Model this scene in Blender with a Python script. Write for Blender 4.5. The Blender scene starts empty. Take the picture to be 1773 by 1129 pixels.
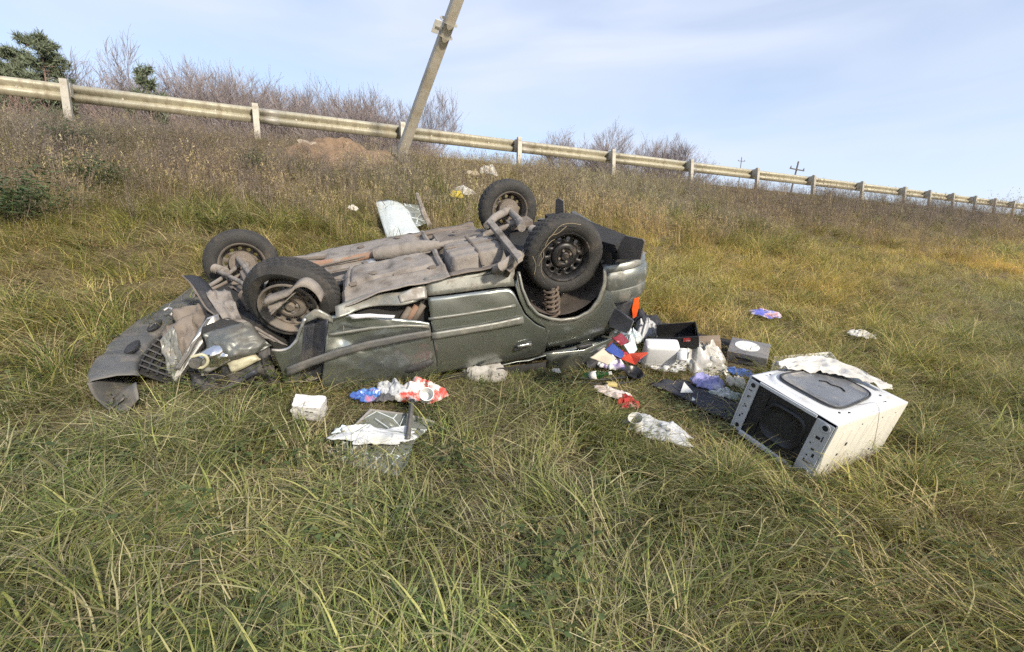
import bpy, bmesh, math, random
import numpy as np
from mathutils import Vector, Matrix

# ---------------------------------------------------------------- scene, camera, sky, sun
sc = bpy.context.scene
R = math.radians
sc.render.engine = 'CYCLES'
sc.cycles.use_denoising = False
sc.cycles.max_bounces = 5
sc.cycles.use_adaptive_sampling = True
sc.cycles.adaptive_threshold = 0.016
sc.cycles.adaptive_min_samples = 12
sc.cycles.diffuse_bounces = 2
sc.cycles.glossy_bounces = 3
sc.cycles.transmission_bounces = 4
sc.cycles.transparent_max_bounces = 8
sc.cycles.sample_clamp_indirect = 3.0
sc.cycles.caustics_reflective = False
sc.cycles.caustics_refractive = False
sc.view_settings.view_transform = 'Standard'
sc.view_settings.look = 'None'
sc.view_settings.gamma = 1.0
sc.view_settings.exposure = 1.16

cam_d = bpy.data.cameras.new('camera')
cam_d.sensor_width = 36.0
cam_d.lens = 16.0
cam_d.clip_start = 0.05
cam_d.clip_end = 3000
cam = bpy.data.objects.new('camera', cam_d)
sc.collection.objects.link(cam)
cam.location = (0, 0, 1.5)
cam.rotation_euler = (R(82.0), 0, 0)
sc.camera = cam

SUN_EL, SUN_AZ = 24.0, 142.0      # degrees; azimuth clockwise from +Y: behind the camera, to its right
world = bpy.data.worlds.new('World')
sc.world = world
world.use_nodes = True
nt = world.node_tree
nt.nodes.clear()
def wn(t, **k):
    n = nt.nodes.new(t)
    for a, b in k.items(): setattr(n, a, b)
    return n
sky = wn('ShaderNodeTexSky', sky_type='NISHITA')
sky.sun_disc = False
sky.sun_elevation = R(SUN_EL)
sky.sun_rotation = R(SUN_AZ)
sky.altitude = 150
sky.air_density = 1.0
sky.dust_density = 1.2
sky.ozone_density = 1.6
bg = wn('ShaderNodeBackground'); bg.inputs['Strength'].default_value = 0.108
out = wn('ShaderNodeOutputWorld')
# thin high cloud: streaky noise on the sky direction, everywhere in the sky
tc = wn('ShaderNodeTexCoord')
mp = wn('ShaderNodeMapping'); mp.inputs['Scale'].default_value = (1.0, 1.3, 4.2); mp.inputs['Rotation'].default_value = (0.18, 0.12, 0.5)
nz = wn('ShaderNodeTexNoise'); nz.inputs['Scale'].default_value = 1.7; nz.inputs['Detail'].default_value = 5; nz.inputs['Roughness'].default_value = 0.45
nz.inputs['Distortion'].default_value = 0.5
rp = wn('ShaderNodeValToRGB')
rp.color_ramp.elements[0].position = 0.32; rp.color_ramp.elements[0].color = (0.34, 0.34, 0.34, 1)
rp.color_ramp.elements[1].position = 0.70; rp.color_ramp.elements[1].color = (0.95, 0.95, 0.95, 1)
mx = wn('ShaderNodeMix', data_type='RGBA')
mx.inputs['B'].default_value = (3.45, 3.75, 4.5, 1)
L = nt.links.new
L(tc.outputs['Generated'], mp.inputs['Vector']); L(mp.outputs['Vector'], nz.inputs['Vector'])
L(nz.outputs['Fac'], rp.inputs['Fac']); L(rp.outputs['Color'], mx.inputs['Factor'])
L(sky.outputs['Color'], mx.inputs['A']); L(mx.outputs['Result'], bg.inputs['Color'])
L(bg.outputs['Background'], out.inputs['Surface'])

sun_d = bpy.data.lights.new('sun', 'SUN')
sun_d.energy = 2.5
sun_d.angle = R(4.0)
sun_d.color = (1.0, 0.88, 0.70)
sun = bpy.data.objects.new('sun', sun_d)
sc.collection.objects.link(sun)
_sd = Vector((math.sin(R(SUN_AZ)) * math.cos(R(SUN_EL)), math.cos(R(SUN_AZ)) * math.cos(R(SUN_EL)), math.sin(R(SUN_EL))))
sun.rotation_euler = _sd.to_track_quat('Z', 'Y').to_euler()
sun.location = (6, -8, 8)

# ---------------------------------------------------------------- helpers
COL = sc.collection
def tag(o, label=None, cat=None, group=None, kind=None):
    if label: o['label'] = label
    if cat: o['category'] = cat
    if group: o['group'] = group
    if kind or cat: o['kind'] = kind or 'thing'
    return o
def empty(name, loc=(0, 0, 0), rot=None, label=None, cat=None, group=None):
    o = bpy.data.objects.new(name, None)
    o.empty_display_size = 0.2
    COL.objects.link(o)
    o.location = loc
    if rot is not None:
        if isinstance(rot, Matrix):
            o.rotation_euler = rot.to_euler()
        else: o.rotation_euler = rot
    return tag(o, label, cat, group)
def link(name, me, mat=None, parent=None):
    o = bpy.data.objects.new(name, me)
    COL.objects.link(o)
    if mat is not None: me.materials.append(mat)
    if parent is not None: o.parent = parent
    return o
def V(*a): return np.array(a, float)

def resample(pts, n):
    p = np.array(pts, float)
    d = np.r_[0, np.cumsum(np.linalg.norm(np.diff(p, axis=0), axis=1))]
    s = np.linspace(0, d[-1], n)
    return np.stack([np.interp(s, d, p[:, k]) for k in range(p.shape[1])], 1)
def smooth_path(pts, n):
    """Catmull-Rom through the points, n samples."""
    p = np.array(pts, float)
    if len(p) < 3: return resample(p, n)
    q = np.vstack([2 * p[0] - p[1], p, 2 * p[-1] - p[-2]])
    o = []
    for i in range(len(p) - 1):
        a, b, c, d = q[i:i + 4]
        for u in np.linspace(0, 1, 12, endpoint=False):
            o.append(.5 * (2 * b + (c - a) * u + (2 * a - 5 * b + 4 * c - d) * u * u + (3 * b - a - 3 * c + d) * u ** 3))
    o.append(p[-1])
    return resample(o, n)
def h1(n, s=0):
    return np.modf(np.abs(np.sin(n * 127.1 + s * 311.7) * 43758.5453))[0]
def vnoise(x, y, s=0):
    x = np.asarray(x, float); y = np.asarray(y, float)
    xi = np.floor(x); yi = np.floor(y); u = x - xi; v = y - yi
    u = u * u * (3 - 2 * u); v = v * v * (3 - 2 * v)
    f = lambda a, b: h1(a + b * 57.31, s)
    return (f(xi, yi) * (1 - u) + f(xi + 1, yi) * u) * (1 - v) + (f(xi, yi + 1) * (1 - u) + f(xi + 1, yi + 1) * u) * v
def fbm(x, y, s=0, o=3):
    r = 0; a = .5; t = 0
    for k in range(o):
        r = r + a * vnoise(np.asarray(x) * 2 ** k, np.asarray(y) * 2 ** k, s + k * 7); t += a; a *= .5
    return r / t

class B:
    """Collects shapes, builds ONE mesh object."""
    def __init__(s): s.v = []; s.f = []
    def add(s, v, f):
        n = len(s.v); s.v += [tuple(map(float, p)) for p in v]; s.f += [tuple(i + n for i in q) for q in f]; return s
    def box(s, c, d, rot=None, bev=0.0):
        c = np.array(c, float); hx, hy, hz = [q / 2 for q in d]
        if bev <= 0:
            v = [(-hx, -hy, -hz), (hx, -hy, -hz), (hx, hy, -hz), (-hx, hy, -hz), (-hx, -hy, hz), (hx, -hy, hz), (hx, hy, hz), (-hx, hy, hz)]
            f = [(0, 3, 2, 1), (4, 5, 6, 7), (0, 1, 5, 4), (1, 2, 6, 5), (2, 3, 7, 6), (3, 0, 4, 7)]
        else:
            bm = bmesh.new(); bmesh.ops.create_cube(bm, size=1)
            for q in bm.verts: q.co = Vector((q.co.x * d[0], q.co.y * d[1], q.co.z * d[2]))
            bmesh.ops.bevel(bm, geom=bm.edges[:], offset=bev, segments=2, profile=.6, affect='EDGES', clamp_overlap=True)
            bm.verts.index_update()
            v = [tuple(q.co) for q in bm.verts]; f = [tuple(q.index for q in g.verts) for g in bm.faces]; bm.free()
        v = np.array(v)
        if rot is not None: v = v @ np.array(rot, float)[:3, :3].T
        return s.add(v + c, f)
    def tube(s, pts, r, n=8, cap=True):
        p = np.array(pts, float); k = len(p)
        r = np.full(k, r, float) if np.isscalar(r) else np.array(r, float)
        t = np.gradient(p, axis=0); t /= np.linalg.norm(t, axis=1)[:, None] + 1e-9
        a = V(0, 0, 1) if abs(t[0][2]) < .9 else V(1, 0, 0)
        v = []
        for i in range(k):
            a = a - t[i] * (a @ t[i]); a /= np.linalg.norm(a) + 1e-9
            b = np.cross(t[i], a)
            for j in range(n):
                w = 2 * math.pi * j / n
                v.append(p[i] + r[i] * (a * math.cos(w) + b * math.sin(w)))
        f = [(i * n + j, i * n + (j + 1) % n, (i + 1) * n + (j + 1) % n, (i + 1) * n + j) for i in range(k - 1) for j in range(n)]
        if cap: f += [tuple(range(n))[::-1], tuple((k - 1) * n + j for j in range(n))]
        return s.add(v, f)
    def lathe(s, prof, n=32, c=(0, 0, 0), axis='y', rot=None, close=False):
        """prof: (radius, height along the axis)."""
        c = np.array(c, float); v = []
        for r, h in prof:
            for j in range(n):
                w = 2 * math.pi * j / n
                q = V(r * math.cos(w), h, r * math.sin(w)) if axis == 'y' else V(r * math.cos(w), r * math.sin(w), h)
                v.append(q)
        v = np.array(v)
        if rot is not None: v = v @ np.array(rot, float)[:3, :3].T
        m = len(prof)
        f = [(i * n + j, i * n + (j + 1) % n, (i + 1) * n + (j + 1) % n, (i + 1) * n + j) for i in range(m - 1 + (1 if close else 0)) for j in range(n)]
        f = [tuple(q % (m * n) for q in g) for g in f]
        return s.add(v + c, f)
    def grid(s, P):
        """P: (rows, cols, 3)"""
        a, b = P.shape[:2]
        return s.add(P.reshape(-1, 3), [(i * b + j, i * b + j + 1, (i + 1) * b + j + 1, (i + 1) * b + j) for i in range(a - 1) for j in range(b - 1)])
    def prism(s, outline, d):
        """closed outline of 3-D points, extruded by the vector d"""
        o = np.array(outline, float); n = len(o); d = np.array(d, float)
        return s.add(np.vstack([o, o + d]), [tuple(range(n)), tuple(range(2 * n - 1, n - 1, -1))] + [(i, n + i, n + (i + 1) % n, (i + 1) % n) for i in range(n)])
    def build(s, name, mat=None, parent=None, smooth=None, thick=0, bevel=0, sub=0, clean=True):
        me = bpy.data.meshes.new(name)
        me.from_pydata(s.v, [], s.f)
        me.validate(verbose=False)
        if clean or thick or bevel or sub:
            bm = bmesh.new(); bm.from_mesh(me)
            bmesh.ops.remove_doubles(bm, verts=bm.verts[:], dist=1e-5)
            bmesh.ops.recalc_face_normals(bm, faces=bm.faces[:])
            if bevel:
                ed = [e for e in bm.edges if len(e.link_faces) == 2 and e.calc_face_angle(0) > R(35)]
                bmesh.ops.bevel(bm, geom=ed, offset=bevel, segments=2, profile=.6, affect='EDGES', clamp_overlap=True)
            bm.to_mesh(me); bm.free()
        o = link(name, me, mat, parent)
        if sub:
            m = o.modifiers.new('s', 'SUBSURF'); m.levels = m.render_levels = sub
        if thick:
            m = o.modifiers.new('t', 'SOLIDIFY'); m.thickness = thick; m.offset = 0
        if smooth is not None:
            me.shade_smooth()
            if smooth < 180: me.set_sharp_from_angle(angle=R(smooth))
        return o

# ---------------------------------------------------------------- materials
def lin(r, g, b):
    f = lambda c: ((c / 255 + .055) / 1.055) ** 2.4 if c > 10 else c / 255 / 12.92
    return (f(r), f(g), f(b), 1)
def PM(name, c1, c2=None, scale=6, rough=.6, metal=0.0, bump=0.0, bscale=40, lo=.35, hi=.65, spec=.5, dirt=None, dirt_amt=.5, dirt_scale=3, coat=0.0, trans=0.0, detail=6, rvar=0.0, stretch=None):
    """Principled material: two base colours in a noise pattern, optional dust, bump and roughness variation."""
    m = bpy.data.materials.new(name); m.use_nodes = True
    t = m.node_tree; n = t.nodes; p = n['Principled BSDF']
    p.inputs['Roughness'].default_value = rough; p.inputs['Metallic'].default_value = metal
    p.inputs['Specular IOR Level'].default_value = spec
    p.inputs['Coat Weight'].default_value = coat; p.inputs['Coat Roughness'].default_value = .12
    p.inputs['Transmission Weight'].default_value = trans
    c1 = tuple(c1)[:3] + (1,); c2 = tuple(c2)[:3] + (1,) if c2 is not None else None
    co = n.new('ShaderNodeTexCoord'); vec = co.outputs['Object']
    if stretch:
        q = n.new('ShaderNodeMapping'); q.inputs['Scale'].default_value = stretch; t.links.new(vec, q.inputs['Vector']); vec = q.outputs['Vector']
    def noise(sc_, det=detail):
        q = n.new('ShaderNodeTexNoise'); q.inputs['Scale'].default_value = sc_; q.inputs['Detail'].default_value = det; q.inputs['Roughness'].default_value = .6
        t.links.new(vec, q.inputs['Vector']); return q.outputs['Fac']
    def ramp(src, a, b):
        q = n.new('ShaderNodeMapRange'); q.inputs['From Min'].default_value = a; q.inputs['From Max'].default_value = b; t.links.new(src, q.inputs['Value']); return q.outputs['Result']
    def mix(fac, a, b):
        q = n.new('ShaderNodeMix'); q.data_type = 'RGBA'; t.links.new(fac, q.inputs['Factor'])
        for k, w in (('A', a), ('B', b)):
            if isinstance(w, tuple): q.inputs[k].default_value = w
            else: t.links.new(w, q.inputs[k])
        return q.outputs['Result']
    col = c1
    if c2: col = mix(ramp(noise(scale), lo, hi), c1, c2)
    if dirt:
        d = ramp(noise(dirt_scale, 8), .62 - dirt_amt * .35, .78 - dirt_amt * .2)
        col = mix(d, col, tuple(dirt)[:3] + (1,))
        rr = n.new('ShaderNodeMapRange'); rr.inputs['To Min'].default_value = rough; rr.inputs['To Max'].default_value = .9; t.links.new(d, rr.inputs['Value']); t.links.new(rr.outputs['Result'], p.inputs['Roughness'])
        if metal:
            mm = n.new('ShaderNodeMapRange'); mm.inputs['To Min'].default_value = metal; mm.inputs['To Max'].default_value = 0; t.links.new(d, mm.inputs['Value']); t.links.new(mm.outputs['Result'], p.inputs['Metallic'])
    elif rvar:
        rr = n.new('ShaderNodeMapRange'); rr.inputs['To Min'].default_value = rough - rvar; rr.inputs['To Max'].default_value = rough + rvar; t.links.new(noise(scale * 2.3), rr.inputs['Value']); t.links.new(rr.outputs['Result'], p.inputs['Roughness'])
    if isinstance(col, tuple): p.inputs['Base Color'].default_value = col
    else: t.links.new(col, p.inputs['Base Color'])
    if bump:
        q = n.new('ShaderNodeBump'); q.inputs['Strength'].default_value = bump; q.inputs['Distance'].default_value = .01
        t.links.new(noise(bscale, 4), q.inputs['Height']); t.links.new(q.outputs['Normal'], p.inputs['Normal'])
    return m

# ---------------------------------------------------------------- the ground: field, bank, road shoulder
AZ = 1.14584
DS, DC = math.sin(AZ), math.cos(AZ)                 # the road runs along (DS, DC); t is measured across it
P0 = (-8.086, 8.834)
TK = np.array([-80., -20, -6, -2, 0, 1.4, 2.4, 3.2, 4.3, 6, 8, 9.6, 10.6, 11.0, 11.4, 12.0, 13, 20, 21, 24, 30, 60, 600])
HK = np.array([-.3, -.25, -.15, -.06, 0, .17, .36, .58, .97, 1.68, 2.60, 3.38, 3.86, 4.02, 4.10, 4.14, 4.2, 4.2, 4.1, 3.4, 2.6, 2.2, 2.0])
def ground(x, y):
    x = np.asarray(x, float); y = np.asarray(y, float)
    t = -DC * x + DS * y
    s = DS * (x - P0[0]) + DC * (y - P0[1])
    w = .25
    h = sum(np.interp(t + o, TK, HK) for o in (-2 * w, -w, 0, w, 2 * w)) / 5
    h = h * (1 - .0009 * np.clip(s, -200, 200))
    f = np.clip((11.2 - t) / 2, 0, 1)
    return h + f * (.035 * np.sin(.9 * x + 1.3) * np.sin(.8 * y + .4) + .02 * np.sin(2.3 * x + .6) * np.sin(2.0 * y + 1))
def st(s, t):      # road coordinates -> x, y
    return P0[0] + DS * s - DC * (t - 11.382), P0[1] + DC * s + DS * (t - 11.382)
ss = np.r_[-500, -300, -180, -110, -70, -45, -30, np.arange(-22, 40, .35), np.arange(40, 80, 1.5), 85, 95, 110, 140, 180, 260, 400, 600]
tt = np.r_[-400, -150, -60, -30, -15, -8, -5, np.arange(-4, 12.2, .2), 12.5, 13, 14, 16, 20, 20.5, 21, 22, 24, 27, 30, 40, 60, 100, 200, 500, 900]
SS, TT = np.meshgrid(ss, tt)
gx, gy = st(SS, TT)
gz = ground(gx, gy)
near = (SS > -22) & (SS < 40) & (TT > -4) & (TT < 11)
gz = gz + np.where(near, (fbm(gx * 3, gy * 3, 5) - .5) * .06, 0)
soil = PM('soil_and_thatch', (.08, .064, .04), (.17, .14, .08), scale=14, rough=.95, bump=.8, bscale=30, spec=.1)
g = B().grid(np.stack([gx, gy, gz], -1)).build('ground', soil, smooth=180, clean=False)
tag(g, kind='structure')

# road on top of the bank (its surface lies above eye level)
asph = PM('asphalt', (.045, .045, .047), (.07, .068, .066), scale=30, rough=.9, bump=.4, bscale=120)
rs = np.r_[-300, -100, -40, np.arange(-30, 80, 5), 120, 300]
rt = np.array([12.6, 14, 16, 18, 20.0])
RS, RT = np.meshgrid(rs, rt); rx, ry = st(RS, RT)
rz = ground(rx, ry) + .03
o = B().grid(np.stack([rx, ry, rz], -1)).build('road', asph, clean=False); tag(o, kind='structure')

# ---------------------------------------------------------------- grass: clumps of blades, scattered as one mass
rng = np.random.default_rng(7)
def leafmat(name, trans=.36, tinted=True):
    m = bpy.data.materials.new(name); m.use_nodes = True
    t = m.node_tree; n = t.nodes; p = n['Principled BSDF']; o_ = n['Material Output']
    a = n.new('ShaderNodeAttribute'); a.attribute_name = 'bc'
    b = n.new('ShaderNodeAttribute'); b.attribute_type = 'INSTANCER'; b.attribute_name = 'tint'
    x = n.new('ShaderNodeMix'); x.data_type = 'RGBA'; x.blend_type = 'MULTIPLY'; x.inputs['Factor'].default_value = 1
    t.links.new(a.outputs['Color'], x.inputs['A'])
    if tinted: t.links.new(b.outputs['Color'], x.inputs['B'])
    else: x.inputs['B'].default_value = (1, 1, 1, 1)
    t.links.new(x.outputs['Result'], p.inputs['Base Color'])
    p.inputs['Roughness'].default_value = .55; p.inputs['Specular IOR Level'].default_value = .35
    tr = n.new('ShaderNodeBsdfTranslucent'); t.links.new(x.outputs['Result'], tr.inputs['Color'])
    ms = n.new('ShaderNodeMixShader'); ms.inputs['Fac'].default_value = trans
    t.links.new(p.outputs['BSDF'], ms.inputs[1]); t.links.new(tr.outputs['BSDF'], ms.inputs[2]); t.links.new(ms.outputs['Shader'], o_.inputs['Surface'])
    return m
grass_mat = leafmat('grass_blades'); bush_leaf_mat = leafmat('bush_leaves', .2, False)

GREEN = [(.14, .19, .045), (.19, .235, .06), (.10, .14, .04), (.25, .275, .08), (.16, .19, .07)]
YEL = [(.38, .36, .11), (.44, .39, .145), (.32, .325, .09)]
STRAW = [(.52, .44, .24), (.46, .38, .20), (.58, .51, .31), (.40, .32, .17)]
BROWN = [(.24, .19, .13), (.30, .24, .165), (.19, .15, .105), (.36, .29, .21)]
PURP = [(.27, .23, .19), (.34, .29, .24), (.22, .185, .155)]
def pal(w):
    names = [GREEN, YEL, STRAW, BROWN, PURP]
    k = rng.choice(5, p=np.array(w) / sum(w)); c = names[k][rng.integers(len(names[k]))]
    return np.array(c) * rng.uniform(.8, 1.25)
class Blades:
    def __init__(s): s.v = []; s.f = []; s.c = []
    def blade(s, base, L_, w, az, e0, e1, col, col2=None, K=5, wob=.25):
        """strip that leaves the base at e0 from vertical and bends to e1 at the tip"""
        n0 = len(s.v); p = np.array(base, float); a = az; tw = rng.uniform(-.6, .6)
        col2 = col if col2 is None else col2
        for i in range(K + 1):
            u = i / K
            e = e0 + (e1 - e0) * u ** 1.15
            d = V(math.sin(e) * math.cos(a), math.sin(e) * math.sin(a), math.cos(e))
            if p[2] < .012 and d[2] < 0: d[2] = .0
            side = V(-math.sin(a), math.cos(a), 0) * math.cos(tw) + V(0, 0, 1) * math.sin(tw)
            ww = w * (1 - u ** 2.2) * (.65 + .35 * min(1, u * 4)) * .5
            c = col * (1 - u) + col2 * u
            if i == K: s.v.append(p.copy()); s.c.append(c)
            else: s.v += [p - side * ww, p + side * ww]; s.c += [c, c]
            p = p + d * L_ / K; a += rng.normal(0, wob) / K * 2
        for i in range(K - 1): s.f.append((n0 + 2 * i, n0 + 2 * i + 1, n0 + 2 * i + 3, n0 + 2 * i + 2))
        s.f.append((n0 + 2 * K - 2, n0 + 2 * K - 1, n0 + 2 * K))
        return p
    def leaf(s, c, d, L_, w, col, nrm):
        d = d / np.linalg.norm(d); sd = np.cross(nrm, d); sd /= np.linalg.norm(sd) + 1e-9; n0 = len(s.v)
        s.v += [c, c + d * L_ * .4 + sd * w / 2, c + d * L_ * .8 + sd * w * .33, c + d * L_, c + d * L_ * .8 - sd * w * .33, c + d * L_ * .4 - sd * w / 2]
        s.c += [col] * 6; s.f.append(tuple(range(n0, n0 + 6)))
    def mesh(s, name):
        me = bpy.data.meshes.new(name); me.from_pydata([tuple(q) for q in s.v], [], s.f)
        at = me.color_attributes.new('bc', 'FLOAT_COLOR', 'POINT')
        at.data.foreach_set('color', np.c_[np.array(s.c), np.ones(len(s.c))].astype(np.float32).ravel())
        me.materials.append(grass_mat); return me
def disc(r):
    a = rng.uniform(0, 2 * math.pi); q = r * math.sqrt(rng.uniform()); return V(q * math.cos(a), q * math.sin(a), 0)
PI2 = 2 * math.pi
def clump(n, r, Lr, wr, e0r, e1r, weights, spread=None, K=5, tipw=None, wob=.25):
    b = Blades()
    for i in range(n):
        az = rng.uniform(0, PI2) if spread is None else rng.normal(0, spread)
        c = pal(weights); c2 = c * rng.uniform(.9, 1.2) if tipw is None else pal(tipw) * .5 + c * .5
        b.blade(disc(r) - V(0, 0, .01), rng.uniform(*Lr), rng.uniform(*wr), az, R(rng.uniform(*e0r)), R(rng.uniform(*e1r)), c, c2, K, wob)
    return b
protos = []
def proto(kind, b): protos.append((kind, b.mesh('grass_clump')))
for i in range(5): proto('long', clump(40, .15, (.2, .46), (.0042, .0088), (30, 78), (78, 118), (3.4, 2.8, 4.0, 1.0, 0), 1.0, 6, (1.5, 2, 2.5, 0, 0), .5))
for i in range(2): proto('lush', clump(42, .13, (.2, .42), (.005, .0105), (20, 65), (65, 120), (5.0, 3.4, 1.6, .4, 0), 1.0, 6, (3, 2.4, .5, 0, 0)))
for i in range(4): proto('straw', clump(50, .17, (.18, .42), (.0026, .0058), (35, 85), (80, 105), (.6, 1.2, 5, 2.2, 0), None, 5, None, .5))
for i in range(2): proto('matted', clump(60, .18, (.12, .34), (.0024, .0052), (55, 88), (82, 96), (1.2, .5, 2.4, 3, .6), None, 4, None, .6))
for i in range(2): proto('short', clump(56, .13, (.07, .2), (.0032, .0065), (5, 55), (20, 90), (6, 1.5, 1.5, .7, 0), None, 4))
for i in range(3): proto('golden', clump(48, .14, (.16, .36), (.0036, .0075), (12, 62), (50, 120), (1.0, 3.0, 3.8, .6, 0), 1.6, 5, None, .5))
for i in range(2): proto('tuft', clump(120, .06, (.3, .55), (.0035, .006), (5, 45), (70, 140), (4, 2, 2.4, .5, 0), None, 7))
for i in range(1): proto('drytuft', clump(120, .07, (.25, .5), (.003, .005), (10, 60), (70, 130), (.8, 1, 6, 1, 0), None, 7))
for i in range(3):                                     # standing dry stalks with seed heads
    b = clump(22, .15, (.15, .3), (.002, .004), (5, 50), (40, 100), (.4, .5, 4, 3, .5), None, 4)
    for k in range(22):
        c = pal((0, .2, 3, 2.5, 1)); az = rng.uniform(0, PI2); e = R(rng.uniform(0, 14))
        q = b.blade(disc(.16), rng.uniform(.3, .62), .0055, az, e, e + R(rng.uniform(3, 28)), c, c * .9, 4, .1)
        for j in range(7): b.leaf(q - V(0, 0, j * .012) + rng.normal(0, .004, 3), rng.normal(0, 1, 3) * V(1, 1, .5) + V(0, 0, 1.3),   .034, .011, c * rng.uniform(.75, 1.1), rng.normal(0, 1, 3))
    proto('stalk', b)
for i in range(3):                                     # dead branching weeds
    b = clump(18, .16, (.12, .28), (.002, .004), (20, 75), (60, 100), (.3, .2, 2.5, 4, 2), None, 4)
    for k in range(9):
        c = pal((0, 0, .3, 2, 4)); az = rng.uniform(0, PI2); e = R(rng.uniform(0, 22)); base = disc(.17); Ls = rng.uniform(.35, .75)
        b.blade(base, Ls, .007, az, e, e + R(8), c, c, 3, .05)
        d = V(math.sin(e) * math.cos(az), math.sin(e) * math.sin(az), math.cos(e))
        for j in range(9):
            u = rng.uniform(.3, 1); q = base + d * Ls * u
            t2 = b.blade(q, rng.uniform(.06, .17), .0042, rng.uniform(0, PI2), R(rng.uniform(20, 60)), R(rng.uniform(20, 60)), c, c * .85, 2, .1)
            for jj in range(2): b.leaf(t2 + rng.normal(0, .008, 3), rng.normal(0, 1, 3), .018, .010, c * rng.uniform(.7, 1.2), rng.normal(0, 1, 3))
    proto('weed', b)
for i in range(2):                                     # low broad leaves
    b = Blades()
    for k in range(30):
        c = np.array([(.10, .135, .045), (.13, .155, .06), (.16, .17, .06), (.085, .11, .04)][rng.integers(4)]) * rng.uniform(.8, 1.3)
        base = disc(.13); q = b.blade(base, rng.uniform(.05, .14), .002, rng.uniform(0, PI2), R(20), R(50), c, c, 2)
        for j in range(3):
            az = rng.uniform(0, PI2); b.leaf(q, V(math.cos(az), math.sin(az), rng.uniform(-.3, .3)), rng.uniform(.022, .042), rng.uniform(.016, .028), c * rng.uniform(.9, 1.15), V(0, 0, 1) + rng.normal(0, .3, 3))
    proto('broad', b)
b = Blades()                                           # leafy green bush
for k in range(110):
    c = np.array((.055, .085, .035)) * rng.uniform(.7, 1.5); az = rng.uniform(0, PI2); e = R(rng.uniform(5, 65)); Ls = rng.uniform(.25, .5)
    b.blade(disc(.1), Ls, .004, az, e, e + .1, c * V(1.5, 1.1, .9), c, 3, .1)
    d = V(math.sin(e) * math.cos(az), math.sin(e) * math.sin(az), math.cos(e))
    for j in range(14):
        a2 = rng.uniform(0, PI2); b.leaf(d * Ls * rng.uniform(.35, 1.05) + disc(.02), V(math.cos(a2), math.sin(a2), rng.uniform(-.2, .7)), rng.uniform(.025, .055), .009, c * rng.uniform(.8, 1.3), rng.normal(0, 1, 3))
bush_mesh = b.mesh('bush_leaves'); bush_mesh.materials.clear(); bush_mesh.materials.append(bush_leaf_mat)

KIND = {}
for i, (k, m) in enumerate(protos): KIND.setdefault(k, []).append(i)
proto_col = bpy.data.collections.new('grass_clumps')
for i, (k, m) in enumerate(protos):
    proto_col.objects.link(bpy.data.objects.new('clump_%02d' % i, m))

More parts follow.
